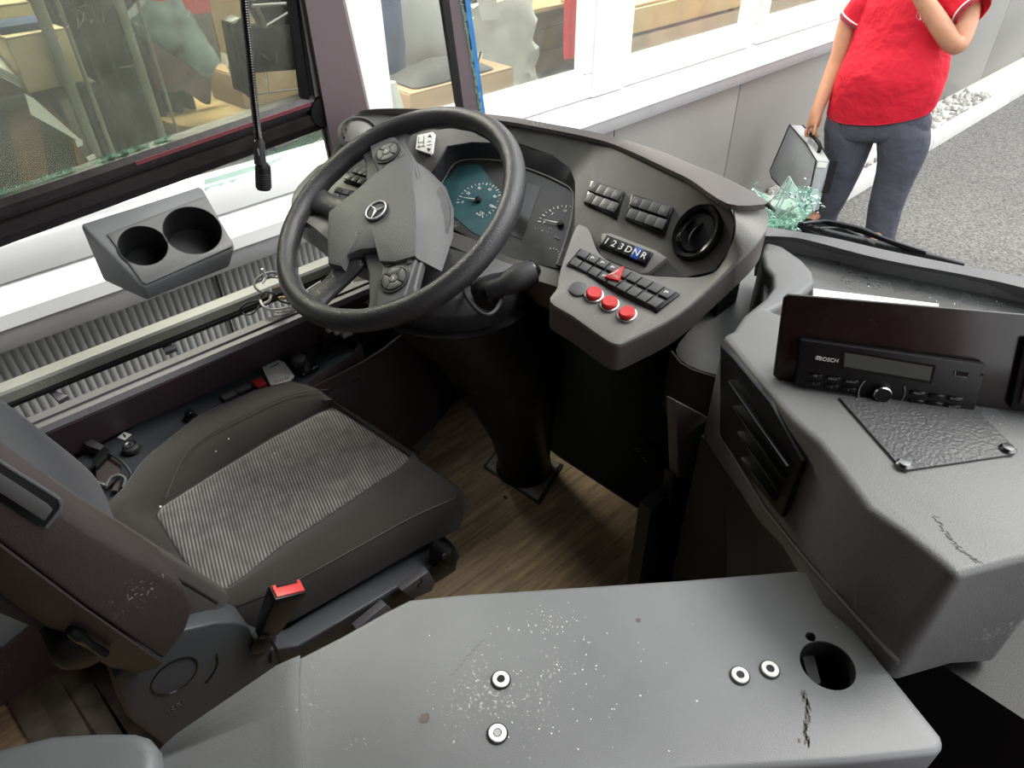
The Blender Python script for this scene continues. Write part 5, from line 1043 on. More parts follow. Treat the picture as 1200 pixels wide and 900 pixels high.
# second grey piece bottom-left
lp2 = thing('rear_armrest_cover', 'rounded grey moulded cover in the bottom left corner of the photo', 'cover', (-.55, -.15, .4))
prism('cover_shell', PZ([(-80,895),(0,873),(60,858),(110,855),(155,855),(172,860),(182,872),(184,892),(176,915),(150,960),(-80,1100)], .62), ZU, -.16, 0, M['counter'], lp2, bevel=.014, bseg=5)
# ---------------------------------------------------------------- driver seat
seat = thing('driver_seat', 'dark fabric driver seat with dotted grey centre panel and folded-up armrest', 'seat', (-.93, .2, 0))
Tp = PZ([(100,600,.40),(137,583,.405),(167,540,.412),(200,513,.416),(233,487,.418),(300,457,.418),(343,447,.415),(367,453,.41),(400,477,.405),(440,505,.40),(487,537,.395),(543,576,.395),(538,582,.398),(483,606,.405),(400,652,.412),(330,690,.415),(262,716,.412),(240,706,.41),(180,655,.405)])
Ip = PZ([(180,600,.397),(187,596,.397),(240,562,.397),(320,513,.397),(389,476,.396),(440,505,.394),(488,537,.39),(440,567,.396),(393,599,.397),(330,640,.397),(283,678,.397),(248,702,.397),(210,650,.397)])
cc = sum(Ip, V())/len(Ip); NR = 72
tr, ir = ang_ring(Tp, cc, NR), ang_ring(Ip, cc, NR)
def sc2(ring_, s, z=None, dz=0): return [V((cc.x+(p.x-cc.x)*s, cc.y+(p.y-cc.y)*s, (p.z+dz) if z is None else z)) for p in ring_]
mid = [a.lerp(b, .45)+ZU*.012 for a, b in zip(ir, tr)]
loft('cushion', [sc2(ir, .1, dz=-.02), sc2(ir, .9, dz=-.016), ir, mid, sc2(tr, .985, dz=.003), tr, sc2(tr, 1.035, dz=-.018), sc2(tr, 1.04, dz=-.045), sc2(tr, 1.01, dz=-.085), sc2(tr, .9, dz=-.09)], M['fabric'], seat, closed=True, caps=True, smooth=60)
loft('seat_insert', [sc2(ir, 1.0, dz=-.004), sc2(ir, .99, dz=.001), sc2(ir, .94, dz=.003), sc2(ir, .5, dz=.002), sc2(ir, .1, dz=.0015)], M['insert'], seat, closed=True, caps=True, smooth=60)
tube('seam', sc2(tr, 1.0, dz=.0005), .0013, M['dark'], seat, closed=True, k=5); tube('seam', [p+ZU*.0005 for p in sc2(ir, 1.003)], .0012, M['dark'], seat, closed=True, k=5)
sl_ = PZ([(195,585,.413),(215,540,.416),(240,515,.418),(290,487,.42),(340,465,.418),(385,458,.412)]); tube('seam', [p+ZU*.004 for p in sl_], .001, M['dark'], seat, sp=5, k=5)
for px_, py_, r in ((268, 514.5, .0016), (253, 529, .0012), (322, 531, .001), (188, 594, .0022)): o = lathe('lint', [(r, 0), (r*.6, r)], P(px_, py_, Z=.424), ZU, M['label'], seat, k=6)
# backrest: cross-section swept along the leaning back
lean = V((0, -.30, .954)).normalized(); bn = V((0, .954, .30)).normalized(); b0 = V((-.97, .015, .44))
cs = [(-.235, -.02), (-.238, .01), (-.225, .03), (-.2, .035), (-.165, .028), (-.12, .022), (0, .015), (.12, .018), (.165, .03), (.2, .045), (.228, .04), (.238, .01), (.236, -.02), (.2, -.05), (0, -.06), (-.2, -.05)]
def bring(t, s=1., dx=0): return [b0+lean*t+V((x_*s, 0, 0))+bn*(d*s) for x_, d in cs]
bk = loft('backrest', [bring(-.02, .82), bring(0, .95), bring(.03, 1), bring(.2, 1.01), bring(.4, 1.0), bring(.55, .95), bring(.66, .8), bring(.69, .6)], M['fabric_blue'], seat, closed=True, caps=True, sub=2, smooth=70)
tube('piping', [b0+lean*t+V((.236, 0, 0))+bn*(.082-.045*t) for t in (.015, .1, .3, .5)], .002, M['dark'], seat, k=5)
loft('bolster_edge', [[b0+lean*t+V((x_, 0, 0))+bn*(d-.012-.045*t) for t in (-.005, .03, .2, .4, .56)] for x_, d in ((.18, .06), (.192, .094), (.207, .106), (.225, .104), (.240, .085), (.244, .04), (.244, -.03))], M['fabric_dark'], seat, solid=.003, smooth=70, sp=True)
# armrest folded up along the backrest
ar = [(-50,512),(0,548),(73,600),(117,630),(187,670),(217,690),(228,713),(217,743),(192,775),(97,710),(0,637),(-50,600)]
ax0 = -.645
arm = prism('armrest', PX(ar, ax0), (1, 0, 0), -.085, 0, M['mauve2'] if 'mauve2' in M else M.setdefault('mauve2', mat('armrest_plastic', (.05, .038, .037), .5, .25, 500, var=.1, dust=.35)), seat, bevel=.006, bseg=3)
loft('armrest_rear', [PX([(-50,601),(0,638),(97,711),(190,776)], ax0-.001), PX([(-50,612),(0,650),(95,725),(185,782)], ax0-.008), PX([(-50,650),(0,684),(66,732),(133,776),(163,787)], ax0-.04), PX([(-50,660),(0,694),(66,740),(133,783),(160,792)], ax0-.07)], M['mauve2'], seat, n=12, solid=.003, smooth=50)
sl2 = prism('armrest_slot', PX([(-40,512),(0,542),(62,581),(69,588),(68,598),(53,617),(43,615),(0,587),(-40,560)], ax0), (1, 0, 0), -.0, .003, M['gloss'], seat, bevel=.001)
prism('slot_pad', PX([(-40,524),(0,552),(55,588),(60,594),(50,607),(0,575),(-40,552)], ax0), (1, 0, 0), .003, .006, M['btn'], sl2, bevel=.001)
tube('slot_rim', PX([(-40,512),(0,541),(62,580),(70,588),(69,598),(54,618)], ax0+.003), .002, M['hub'], sl2, sp=4)
pv = P(100, 752, X=-.69); lathe('pivot_cover', [(.036, -.05), (.036, .005), (.03, .012), (.01, .014)], pv, (1, 0, 0), M['black'], seat, k=32, smooth=50)
tube('pivot_bolt', PX([(82,738),(92,745),(105,755),(123,766)], -.66), [.006, .008, .005, .006], M['gloss'], seat, sp=4)
# side cover with circle
sxp = -.70
side = prism('side_cover', PX([(135,795),(150,778),(190,752),(218,738),(253,730),(277,729),(292,735),(300,752),(330,765),(352,760),(420,715),(470,685),(532,648),(534,640),(540,652),(530,668),(470,705),(440,735),(350,830),(250,920),(190,872),(150,842)], sxp), (1, 0, 0), -.05, 0, M['panelblue'], seat, bevel=.005, bseg=3)
ccv = P(205, 792, X=sxp); fy_ = V((0, 1, 0))
tube('cover_circle', disc(ccv+V((.0005, 0, 0)), (V((0, 1, 0)), ZU), .031, 36, sx=1.), .0012, M['gloss'], side, closed=True, k=5)
tube('cover_arc', PX([(254,766),(255,778),(249,790),(241,800)], sxp+.0005), .0014, M['gloss'], side, sp=4, k=5)
text('embossed_text', 'ISRI', P(207, 829, X=sxp+.0005), P(220, 820, X=sxp)-P(190, 841, X=sxp), V((1, 0, 0)), .016, M['btn'], side, depth=.0006)
# seat rail edge
loft('seat_rail', [PX(r, x_) for r, x_ in (([(318,762),(350,757),(420,716),(470,688),(533,648)], sxp+.004), ([(318,768),(352,764),(422,724),(472,695),(535,656)], sxp+.006), ([(318,780),(352,778),(424,736),(474,706),(533,668)], sxp-.004))], M['dark'], seat, solid=.003, n=16)
prism('cushion_pan', [V((p.x, p.y, .24)) for p in sc2(tr, .93, z=.3)[::3]], ZU, 0, .09, M['dark'], seat, bevel=.006)
boxb('suspension_box', (-1.14, .02, .02), (-.76, .42, .25), M['black'], seat, bevel=.01)
# levers
kb = lathe('front_knob', [(.024, -.02), (.024, .012), (.018, .018)], P(520, 650, X=-.69), (1, .2, 0), M['black'], seat, k=24, sx=.7, ux=V((0, 1, 0)))
box('knob_face', P(521, 652, X=-.665), (.003, .008, .012), M['dark'], kb)
lv_ = prism('grey_lever', PX([(468,690),(500,667),(508,680),(504,690),(482,700)], -.68), (1, 0, 0), -.01, .006, M['side'], seat, bevel=.002); boxes('lever_symbol', [(P(492, 684, X=-.6735), (.0006, .012, .002)), (P(494, 680, X=-.6735), (.0006, .002, .01)), (P(490, 687, X=-.6735), (.0006, .002, .008))], M['black'], lv_, smooth=0)
prism('grey_lever', PX([(415,735),(450,706),(457,712),(456,720),(430,745)], -.68), (1, 0, 0), -.01, .006, M['side'], seat, bevel=.002)
# seat belt buckle
bt = thing('belt_buckle', 'black seat belt buckle with red release button beside the cushion', 'buckle', P(308, 748, X=-.69))
t0, t1, t2, t3_ = P(316,684,X=-.675), P(350,681,X=-.675), P(358,695,X=-.66), P(325,700,X=-.66)
b0_, b1_ = P(296,738,X=-.69), P(326,748,X=-.68)
topc = (t0+t1+t2+t3_)/4; botc = P(312, 742, X=-.69); axd = (topc-botc).normalized()
u_ = (t1-t0); u_ = (u_-axd*u_.dot(axd)).normalized(); v_ = axd.cross(u_)
def rect(c_, a, b): return [c_-u_*a-v_*b, c_+u_*a-v_*b, c_+u_*a+v_*b, c_-u_*a+v_*b]
hw = (t1-t0).length/2
loft('buckle_body', [rect(botc, hw*.62, .009), rect(botc.lerp(topc, .15), hw*.72, .011), rect(botc.lerp(topc, .9), hw*1.0, .0135), rect(topc, hw, .013)], M['black'], bt, closed=True, caps=True, bevel=.003, smooth=40)
loft('release_button', [rect(topc-axd*.002, hw*.9, .0105), rect(topc+axd*.0025, hw*.88, .010)], M['buckle_red'], bt, closed=True, caps=True, bevel=.0012)
box('slot', topc+axd*.0026+v_*.0065*(1 if v_.dot(V((-1, .5, .5))) > 0 else -1), (hw*1.3, .0045, .0016), M['gloss'], bt, ax=(u_, v_, axd))
tube('buckle_wire', PX([(308,745),(318,752),(326,768),(330,785)], -.675), .0025, M['black'], bt, sp=4)
lathe('buckle_mount', [(.02, -.01), (.02, .004), (.012, .008)], P(308, 752, X=-.70), (1, 0, 0), M['dark'], bt, k=20)
# belt on far side
sb2 = thing('seat_belt', 'brown woven seat belt tongue and webbing between backrest and side console', 'seat belt', P(125, 560, Z=.38))
M['web'] = mat('belt_webbing', (.06, .045, .042), .8, 1., 500)
prism('webbing', PZ([(112,541),(128,527),(143,541),(140,556),(124,572),(113,562)], .40), ZU, -.004, 0, M['web'], sb2, bevel=.001)
prism('belt_clip', PZ([(107,538),(121,523),(129,527),(128,531),(112,547)], .41), ZU, -.012, 0, M['black'], sb2, bevel=.002)
tube('belt_loop', wp([(128,531,.41),(143,541,.41),(153,554,.40),(151,563,.39),(140,572,.385)]), .0035, M['dark'], sb2, sp=5); tube('belt_ring', wp([(124,570,.40),(130,560,.405),(140,557,.405),(147,562,.40),(144,571,.395)]), .0032, M['btn'], sb2, sp=5)
tube('belt_fold', wp([(134,577,.39),(140,566,.39),(150,572,.385),(140,582,.38)]), .006, M['web'], sb2, sp=4); tube('tongue', wp([(115,565,.40),(124,569,.40)]), .004, M['chrome'], sb2)
prism('console_bracket', PZ([(94,512),(113,523),(125,530),(122,536),(105,530)], .385), ZU, 0, .02, M['side'], sb2)
# ---------------------------------------------------------------- loose things on the cab floor
pb = thing('pedal_carpet', 'black sloping mat added to keep the footwell dark behind the pedals', 'mat', (-.67, 1.2, 0))
loft('mat_sheet', [[V((-1.34, 1.06, .002)), V((-.95, 1.02, .002)), V((-.7, 1.03, .002)), V((-.42, 1.06, .002))], [V((-1.34, 1.16, .03)), V((-.95, 1.14, .03)), V((-.7, 1.12, .03)), V((-.42, 1.14, .03))], [V((-1.34, 1.35, .25)), V((-.95, 1.35, .25)), V((-.7, 1.35, .25)), V((-.42, 1.35, .25))]], M['carpet'], pb, solid=.004, off=1)  # black sheet added so the floor goes black in the shaded footwell
pd = thing('accelerator_pedal', 'dark ribbed pedal deep in the footwell right of the column', 'pedal', (-.7, 1.1, 0))
pq = plane3(P(750, 522, Z=.16), P(772, 530, Z=.14), P(765, 545, Z=.09)); prism('pedal_plate', PP([(748,524),(756,517),(776,530),(768,547),(762,546)], pq), pq[1], -.012, 0, M['dark'], pd, bevel=.002)
boxes('pedal_rib', [(P(754+i*3.4, 524+i*3.8, pl=pq)+pq[1]*.002, (.05, .003, .003), (V((.6, .5, .2)).normalized(), pq[1].cross(V((.6, .5, .2)).normalized()), pq[1])) for i in range(5)], M['btn'], pd)
tube('pedal_arm', [P(765, 540, pl=pq)-pq[1]*.01, V((-.64, 1.2, .03))], .012, M['black'], pd)
o = prism('cardboard_piece', PZ([(470,517),(492,497),(503,503),(513,511),(492,534)], .0), ZU, .001, .012, M['cardbd'] if 'cardbd' in M else mat('grey_beige_board', (.3, .27, .24), .8), bevel=.001); tag(o, 'beige rectangular board piece on the floor beside the seat front', 'board')
db = [(P(R.gauss(520, 22), R.gauss(545, 16), Z=.0005), (R.uniform(.002, .006), R.uniform(.002, .005), .003)) for i in range(40)]+[(P(R.uniform(540, 770), R.uniform(580, 680), Z=.0005), (R.uniform(.001, .004), R.uniform(.001, .004), .002)) for i in range(60)]
o = boxes('floor_grit', db, M['lightwood'], smooth=0); tag(o, 'fine sand and grit scattered over the cab floor', 'grit', kind='stuff')
for i, (px_, py_, lab) in enumerate(((774, 658, 'pale wood chip at the foot of the lower right panel'), (750, 657, 'thin brown splinter on the floor left of the wood chip'), (518, 470, 'orange scrap on the floor by the side wall'), (592, 583, 'tiny black crumb on the floor beside the column plate'))):
    o = prism('wood_chip', [P(px_, py_, Z=.001)+V((x_*(1-.2*i), y_*(1-.25*i), 0)) for x_, y_ in ((-.014, -.01), (.012, -.014), (.018, .006), (-.004, .014))], ZU, 0, .009-.002*i, [M['cardboard'], M['brown'], M['redplas'], M['black']][i], bevel=.001); tag(o, lab, 'debris')
tubes('wall_gap_seal', [([V((-1.352, .6, .004)), V((-1.35, .8, .006)), V((-1.345, 1.1, .004))], .008)], M['black'], fl)
M['grimy'] = mat('grimy_board', (.2, .17, .13), .75, .4, 120, var=.45, vs=18, dust=.5)
# worn boards and plate at far left behind the seat
o = prism('floor_metal_plate', PZ([(53,824),(86,812),(118,845),(118,868),(60,872)], .0), ZU, .001, .006, M['dark'], bevel=.001); tag(o, 'dark scratched metal plate on the floor behind the seat base', 'plate')
for i in range(4):
    a = -20+i*38; q = PZ([(a,  770+i*2), (a+33, 758+i*4), (a+110, 880), (a+72, 900)], 0)
    o = prism('worn_board', q, ZU, .001, .010, M['grimy'], bevel=.002); tag(o, ['leftmost', 'second from left', 'third from left', 'rightmost'][i]+' of the worn grimy boards behind the seat', 'board', 'worn boards behind the seat')
t = thing('floor_bar', 'pale metal bar on the floor at the left edge behind the armrest', 'bar', P(5, 755, Z=.02)); tube('bar', PZ([(-40, 770), (35, 738)], .02), .012, M['steel'], t)
# ---------------------------------------------------------------- outside front: wiper, glass, man
t = thing('windscreen_wiper', 'long black windscreen wiper lying over the front rim below the man', 'wiper', P(1010, 278, Z=.8))
def py(L_, y): return [P(a, b, Y=y) for a, b in L_]
wz = .80
tube('wiper_blade', PZ([(936,262),(975,275),(1030,288),(1085,300),(1130,311)], wz), [.004, .008, .009, .007, .004], M['wipe'], t, sp=4)
tube('wiper_blade', PZ([(936,264),(960,276),(985,280)], wz-.005), .004, M['wipe'], t, sp=4)
tube('wiper_arm', PZ([(940,262),(965,260),(985,264),(1010,270),(1040,282),(1085,297)], wz+.01), [.003, .004, .007, .006, .004, .004], M['gloss'], t, sp=4)
tube('wiper_spring', PZ([(960,268),(985,268),(1005,276),(1025,287)], wz+.006), .003, M['dark'], t, sp=4)
# broken windscreen glass
bgx = thing('broken_windscreen', 'heap of crumpled green shattered windscreen glass at the end of the dash', 'broken glass', P(920, 265, Z=.78))
def sheet(pts, y0, y1, name='glass_sheet'):
    v = [P(a, b, Y=y0+(y1-y0)*c) for a, b, c in pts]; n = len(v); c_ = sum(v, V())/n
    return mk(name, v+[c_+V((0, .015, .01))], [[i, (i+1) % n, n] for i in range(n)], M['shard'], bgx, solid=.004, smooth=0)
sheet([(898,266,0),(907,236,.4),(925,207,1),(934,222,.8),(937,250,.3),(930,266,0)], 1.24, 1.38)
sheet([(934,218,.6),(947,219,.5),(958,222,.6),(961,232,.5),(953,248,.2),(935,264,0),(933,240,.3)], 1.24, 1.36)
sheet([(883,221,.8),(892,228,.6),(903,245,.3),(900,258,.2),(893,240,.4)], 1.2, 1.36)
sheet([(900,255,.2),(932,258,.2),(940,272,0),(925,272,0),(900,266,0)], 1.24, 1.34)
M['edgeglass'] = mat('green_glass_edge', (.25, .62, .5), .15, trans=.3, spec=.8); M['whiteglass'] = mat('crazed_glass', (.72, .86, .82), .2)
L_ = []
for i in range(300):
    reg = R.random()
    if reg < .35: px_, py_ = R.gauss(945, 8), R.gauss(238, 11)
    elif reg < .8: px_, py_ = R.uniform(896, 940), R.gauss(262, 5)
    else: u = R.random(); px_, py_ = 884+u*20+R.gauss(0, 3), 222+u*30+R.gauss(0, 3)
    c_ = P(px_, py_, Y=R.uniform(1.24, 1.34)); L_.append((c_, (R.uniform(.0015, .007), R.uniform(.0015, .005), R.uniform(.001, .003)), tuple(Matrix.Rotation(R.random()*6, 3, V((R.random(), R.random(), R.random()+.1)).normalized()) @ V(e) for e in ((1, 0, 0), (0, 1, 0), (0, 0, 1)))))
boxes('glass_crumbs', L_[:170], M['whiteglass'], bgx, smooth=0, kind='stuff'); boxes('green_glass_crumbs', L_[170:], M['edgeglass'], bgx, smooth=0, kind='stuff')
cr = []
for a, b in (((925,208),(903,258)), ((928,212),(908,256)), ((925,207),(934,222)), ((925,207),(900,240)), ((934,222),(940,260)), ((905,262),(938,238)), ((915,262),(930,240)), ((958,222),(935,262)), ((947,219),(938,250)), ((961,232),(945,240)), ((884,222),(903,250)), ((898,264),(938,262)), ((900,258),(936,256)), ((893,240),(920,225))):
    cr.append((py([a, b], 1.27), .0013))
tubes('crack_edges', cr, M['whiteglass'], bgx, k=4)
# ---------------------------------------------------------------- the man
man = thing('person', 'person in red polo shirt and grey trousers holding a bag, other hand at the face', 'person', (-1.62, 4.5, GZ))
Y0 = 4.5
def Q(px_, py_, y=Y0): return P(px_, py_, Y=y)
# body skeleton grown with the skin modifier: pelvis root
J = {}
J['pelvis'] = Q(1033, 140); J['waist'] = Q(1040, 95, 4.46); J['chest'] = Q(1055, 20, 4.5); J['neck'] = V((-1.70, 4.5, .74)); J['neck2'] = V((-1.69, 4.48, .80)); J['headb'] = V((-1.68, 4.46, .88)); J['headt'] = V((-1.68, 4.47, 1.0))
J['shR'] = Q(1000, 6); J['elR'] = Q(984, 66, 4.47); J['elR2'] = Q(979, 80, 4.46); J['wrR'] = Q(959, 126, 4.36); J['paR'] = Q(953, 142, 4.33)
J['shL'] = V((-1.39, 4.5, .62)); J['elL'] = Q(1121, 60, 4.36); J['wrL'] = V((-1.58, 4.24, .68)); J['paL'] = V((-1.60, 4.28, .77))
J['hiR'] = Q(1003, 160); J['knR'] = Q(985, 212, 4.46); J['anR'] = V((Q(962, 258).x, 4.52, GZ+.09)); J['toR'] = J['anR']+V((-.03, -.18, -.05))
J['hiL'] = Q(1068, 160); J['knL'] = Q(1052, 215, 4.46); J['anL'] = V((Q(1030, 275).x, 4.52, GZ+.09)); J['toL'] = J['anL']+V((.03, -.18, -.05))
names = list(J); idx = {n: i for i, n in enumerate(names)}
rad_ = dict(pelvis=.09, waist=.11, chest=.12, neck=.06, neck2=.06, headb=.085, headt=.085, shR=.07, elR=.055, elR2=.058, wrR=.038, paR=.042, shL=.07, elL=.062, wrL=.042, paL=.042, hiR=.05, knR=.04, anR=.035, toR=.03, hiL=.05, knL=.04, anL=.035, toL=.03)
edges = [('pelvis', 'waist'), ('waist', 'chest'), ('chest', 'neck'), ('neck', 'neck2'), ('neck2', 'headb'), ('headb', 'headt'), ('chest', 'shR'), ('shR', 'elR'), ('elR', 'elR2'), ('elR2', 'wrR'), ('wrR', 'paR'), ('chest', 'shL'), ('shL', 'elL'), ('elL', 'wrL'), ('wrL', 'paL'), ('pelvis', 'hiR'), ('hiR', 'knR'), ('knR', 'anR'), ('anR', 'toR'), ('pelvis', 'hiL'), ('hiL', 'knL'), ('knL', 'anL'), ('anL', 'toL')]
vs = [J[n] for n in names]; es = [(idx[a], idx[b]) for a, b in edges]; rs_ = [rad_[n] for n in names]
def finger(base, dirs, r, root):
    prev = root; p = base
    vs.append(p); rs_.append(r); es.append((prev, len(vs)-1)); prev = len(vs)-1
    for d in dirs: p = p+d; vs.append(p); rs_.append(r*.9); es.append((prev, len(vs)-1)); prev = len(vs)-1
pr = J['paR']
for k in range(4):
    b_ = pr+V((-.022+.016*k, -.01+.012*k, -.035)); finger(b_, [V((.0, -.012, -.034+.003*abs(k-1))), V((.006, .012, -.026)), V((.008, .024, -.006))], .0088, idx['paR'])
finger(pr+V((.03, -.022, -.01)), [V((.01, -.014, -.03)), V((-.004, .0, -.028))], .0095, idx['paR'])
plm = J['paL']
for k in range(4): finger(plm+V((-.025+.017*k, .02, .03)), [V((-.002, .012, .032)), V((-.004, .028, .014)), V((0, .02, -.004))], .0085, idx['paL'])
finger(plm+V((.03, .02, .0)), [V((.012, .022, .02)), V((-.006, .022, .016))], .0095, idx['paL'])
me = bpy.data.meshes.new('body'); me.from_pydata([tuple(v) for v in vs], es, []); bo = bpy.data.objects.new('body', me); C.objects.link(bo); me.materials.append(M['skin'])
md = bo.modifiers.new('skin', 'SKIN'); md.use_smooth_shade = True
for i, v in enumerate(me.skin_vertices[0].data): v.radius = (rs_[i], rs_[i]); v.use_root = (i == 0)
s_ = bo.modifiers.new('sub', 'SUBSURF'); s_.levels = 2; s_.render_levels = 2; bake(bo); par(bo, man)
# face (above the frame)
hc_ = J['headb'].lerp(J['headt'], .45)
def ell(name, c_, s, m, par_, sub=2):
    bm = bmesh.new(); bmesh.ops.create_icosphere(bm, subdivisions=sub, radius=1); me = bpy.data.meshes.new(name)
    for v in bm.verts: v.co = V((c_.x+v.co.x*s[0], c_.y+v.co.y*s[1], c_.z+v.co.z*s[2]))
    bm.to_mesh(me); bm.free(); return lk(name, me, m, par_, smooth=80)
for s in (-1, 1): ell('eye', hc_+V((s*.032, -.075, .01)), (.011, .008, .008), M['label'], man); ell('ear', hc_+V((s*.085, .0, .0)), (.012, .02, .03), M['skin'], man)
ell('nose', hc_+V((0, -.092, -.015)), (.013, .018, .022), M['skin'], man); ell('mouth', hc_+V((0, -.08, -.05)), (.025, .008, .006), M['buckle_red'], man); ell('hair', hc_+V((0, .018, .045)), (.088, .092, .07), M['hair'], man, 3)
# polo shirt
def el_ring(c_, a, b, k=32, tilt=0., ph=0, wob=0.):
    return [c_+V((a*math.cos(t)*(1+wob*math.sin(5*t+ph)), b*math.sin(t)*(1+wob*math.sin(7*t+ph)), tilt*math.cos(t)-0)) for t in [2*math.pi*i/k for i in range(k)]]
def trow(pyv, xl, xr, b, dy=0, wob=.006, dip=0):
    L2, R2 = Q(xl, pyv, Y0), Q(xr, pyv, Y0); c_ = (L2+R2)/2+V((0, dy, 0)); a = (R2.x-L2.x)/2; tl = (R2.z-L2.z)/2
    return [V((c_.x+a*math.cos(t)*(1+wob*math.sin(5*t+pyv)), c_.y+b*math.sin(t)*(1+wob*2*math.sin(6*t+pyv*.7)), c_.z+tl*math.cos(t)+dip*(-math.sin(t)))) for t in [2*math.pi*i/40 for i in range(40)]]
rows = [trow(129, 972, 1093, .155, 0, .012, -.055), trow(127, 971, 1095, .16, 0, .012, -.05), trow(112, 977, 1103, .185, -.02, .012), trow(92, 984, 1112, .2, -.03, .01), trow(70, 992, 1114, .195, -.02, .01), trow(48, 1001, 1113, .17, 0, .01), trow(25, 1005, 1122, .155, .0, .01)]
top_c = V((-1.70, 4.5, .60)); rows += [el_ring(V((-1.70, 4.5, .615)), .235, .13, 40), el_ring(V((-1.70, 4.5, .68)), .19, .11, 40), el_ring(V((-1.70, 4.5, .725)), .10, .09, 40), el_ring(V((-1.70, 4.49, .745)), .075, .075, 40)]
shirt = loft('polo_shirt', rows, M['shirt'], man, closed=True, solid=.004, smooth=75, sub=1)
tube('shirt_hem', [p+V((0, 0, .004)) for p in trow(129, 972, 1093, .157, 0, .012, -.055)], .004, M['shirt'], shirt, closed=True)
loft('collar', [el_ring(V((-1.70, 4.49, .735)), .082, .082, 28), el_ring(V((-1.70, 4.48, .775)), .07, .07, 28), el_ring(V((-1.70, 4.485, .735)), .095, .1, 28)], M['shirt'], shirt, closed=True, solid=.003)
def sleeve(c0, c1, r0, r1, nm='sleeve'):
    d = (c1-c0); x_, y_, z_ = frame(d)
    rr = [[c0.lerp(c1, t)+x_*math.cos(a)*(r0+(r1-r0)*t)*(1+.03*math.sin(3*a+t*5))+y_*math.sin(a)*(r0+(r1-r0)*t) for a in [2*math.pi*i/24 for i in range(24)]] for t in (0, .3, .6, .85, 1)]
    o_ = loft(nm, rr, M['shirt'], shirt, closed=True, solid=.004, smooth=70)
    for t, m, w_ in ((.86, 'label', .006), (.94, 'jeans', .006)):
        r_ = (r0+(r1-r0)*t)*1.03+.003; loft('cuff_stripe', [[c0.lerp(c1, t+dt)+x_*math.cos(a)*r_+y_*math.sin(a)*r_ for a in [2*math.pi*i/24 for i in range(24)]] for dt in (0, .035)], M[m], o_, closed=True, solid=.002)
sR0 = V((-1.885, 4.5, .60)); sleeve(V((-1.87, 4.5, .64)), Q(998, 27, 4.48), .085, .078)
sleeve(V((-1.50, 4.5, .66)), Q(1141, 16, 4.42), .10, .082)
# glasses hanging at the collar
gl = thing('eyeglasses', 'thin metal eyeglasses hanging from the neckline of the red polo shirt', 'eyeglasses', Q(1078, 20, 4.33))
gc = Q(1075, 15, 4.33); gd = Q(1083, 24, 4.31)
for c_, s in ((Q(1079, 16, 4.32), 1), (Q(1084, 14, 4.34), 1)):
    tube('lens_rim', [c_+V((.017*math.cos(a), .004*math.cos(a), .028*math.sin(a))) for a in [2*math.pi*i/20 for i in range(20)]], .0016, M['steel'], gl, closed=True)
tubes('temple', [([Q(1075, 0, 4.33), Q(1076, 8, 4.32), Q(1079, 24, 4.31)], .002), ([Q(1086, -2, 4.33), Q(1085, 10, 4.33), Q(1082, 26, 4.31)], .002)], M['steel'], gl)
# trousers
def leg_rows(L_): return [[V((c_.x+a*math.cos(t)*(1+.03*math.sin(4*t+i*2)), c_.y+b*math.sin(t)*(1+.03*math.sin(5*t+i)), c_.z)) for t in [2*math.pi*k/28 for k in range(28)]] for i, (c_, a, b) in enumerate(L_)]
rowsW = [trow(125, 975, 1090, .13, 0, .004), trow(138, 968, 1092, .14, 0, .004), trow(152, 966, 1090, .145, .0, .004), trow(166, 966, 1086, .14, .01, .004)]
tw = loft('trouser_seat', rowsW, M['jeans'], man, closed=True, caps=True, smooth=70, sub=1)
def ww(xl, xr, y): return (Q(xr, y).x-Q(xl, y).x)/2
loft('trouser_leg', leg_rows([(Q(998, 138), ww(970, 1026, 138), .118), (Q(996, 152), ww(966, 1028, 152), .13), (Q(993, 172), ww(966, 1021, 172), .115), (Q(988, 195), ww(966, 1010, 195), .1), (Q(981, 215), ww(962, 1001, 215), .09), (Q(970, 240), ww(953, 988, 240), .08), (V((Q(962, 258).x, 4.52, -.70)), .085, .085), (V((Q(962, 258).x, 4.52, -.755)), .087, .09)]), M['jeans'], tw, closed=True, smooth=70, sub=1, solid=.004)
loft('trouser_leg', leg_rows([(Q(1058, 138), ww(1028, 1088, 138), .118), (Q(1058, 152), ww(1023, 1091, 152), .13), (Q(1058, 172), ww(1025, 1090, 172), .115), (Q(1053, 195), ww(1029, 1078, 195), .1), (Q(1046, 215), ww(1024, 1068, 215), .09), (Q(1036, 245), ww(1015, 1056, 245), .08), (V((Q(1030, 275).x, 4.52, -.72)), .09, .085), (V((Q(1030, 275).x, 4.52, -.76)), .088, .09)]), M['jeans'], tw, closed=True, smooth=70, sub=1, solid=.004)
tubes('trouser_seam', [([Q(1029, 147, 4.35), Q(1028, 158, 4.35), Q(1026, 168, 4.37)], .003), ([Q(975, 135, 4.38), Q(985, 150, 4.36)], .002), ([Q(1085, 135, 4.38), Q(1078, 150, 4.36)], .002)], M['jeans'], tw)
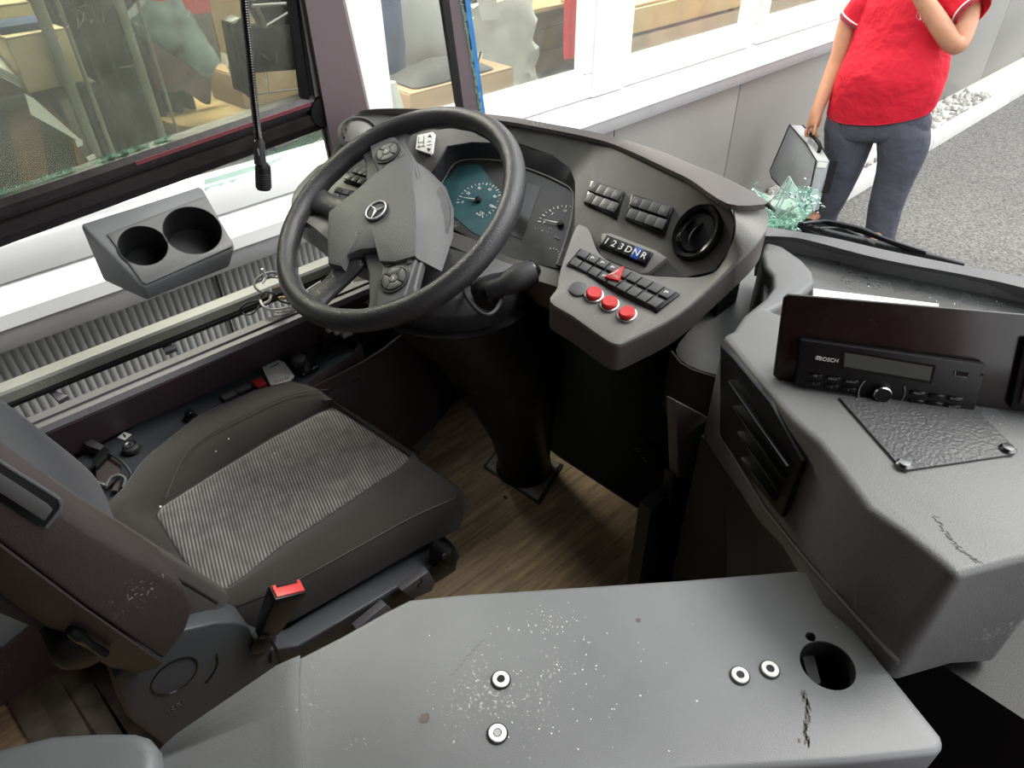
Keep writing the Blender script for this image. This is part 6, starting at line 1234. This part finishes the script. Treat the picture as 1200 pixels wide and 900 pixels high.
for n in ('R', 'L'):
    a, b = J['an'+n], J['to'+n]; d = (b-a).normalized()
    sh2 = loft('shoe', [[V((c_.x+w_*math.cos(t), c_.y, GZ+.03+h_*max(-.9, math.sin(t))+(.0 if h_ < .05 else .02))) for t in [2*math.pi*k/16 for k in range(16)]] for c_, w_, h_ in ((a+V((0, .07, 0)), .03, .02), (a+V((0, .05, 0)), .045, .05), (a, .05, .06), (a+(b-a)*.5, .05, .04), (b, .05, .033), (b+V((0, -.06, 0)), .03, .022))], M['shoe'], man, closed=True, caps=True, smooth=60, sub=1)
    boxb('shoe_sole', (min(a.x, b.x)-.045, b.y-.06, GZ+.001), (max(a.x, b.x)+.045, a.y+.09, GZ+.02), M['black'], sh2, bevel=.01)
# bag
bag = thing('briefcase', 'grey fabric laptop bag held in the hand of the person in red', 'bag', Q(940, 245, 4.25))
TL, BL, TR, BR = P(926, 146, Y=4.5), P(902, 203, Y=4.5), P(957, 188, Y=4.18), P(947, 243, Y=4.18)
TL2, BM = P(930, 144, Y=4.5), P(922, 228, Y=4.36)
dn = V((.75, .55, .1)); dn = (TR-TL).cross(BL-TL).normalized(); dn = -dn if dn.dot(V((-1, -.6, 0))) > 0 else dn
bd = P(973, 189, Y=4.22)-TR
fr_ = [TL, P(903, 200, Y=4.5), P(905, 208, Y=4.48), P(925, 230, Y=4.34), P(945, 246, Y=4.2), TR, P(945, 168, Y=4.3)]
bk_ = [p+bd for p in fr_]; nfr = len(fr_)
mk('bag_body', fr_+bk_, [list(range(nfr)), list(range(nfr, 2*nfr))[::-1]]+[[i, (i+1) % nfr, nfr+(i+1) % nfr, nfr+i] for i in range(nfr)], M['bag'], bag, bevel=.008, bseg=3)
o_ = V((-.004, -.008, 0)); tube('piping', [p+o_*.4 for p in fr_], .0045, M['black'], bag, closed=True); tube('piping', [p for p in bk_], .0045, M['black'], bag, closed=True)
mk('white_patch', [TR+bd*.15+V((0, -.004, -.01)), TR+bd*.85+V((0, -.004, -.01)), TR+bd*.85+V((0, -.004, -.04)), TR+bd*.15+V((0, -.004, -.04))], [[0, 1, 2, 3]], M['label'], bag, solid=.003, smooth=0)
hp_ = TL.lerp(TR, .35)+bd*.5; hq_ = TL.lerp(TR, .8)+bd*.5
tube('handle', [hp_-ZU*.02, hp_+ZU*.05+V((.01, 0, 0)), J['paR']+V((-.0, -.0, -.075)), hq_+ZU*.05, hq_-ZU*.02], .011, M['black'], bag, sp=5)
mk('flap_strap', [TR+bd*1.02, TR+bd*1.02+V((.03, .03, 0)), TR+bd*1.02+V((.03, .03, -.2)), TR+bd*1.02+V((0, 0, -.2))], [[0, 1, 2, 3]], M['black'], bag, solid=.006, smooth=0)
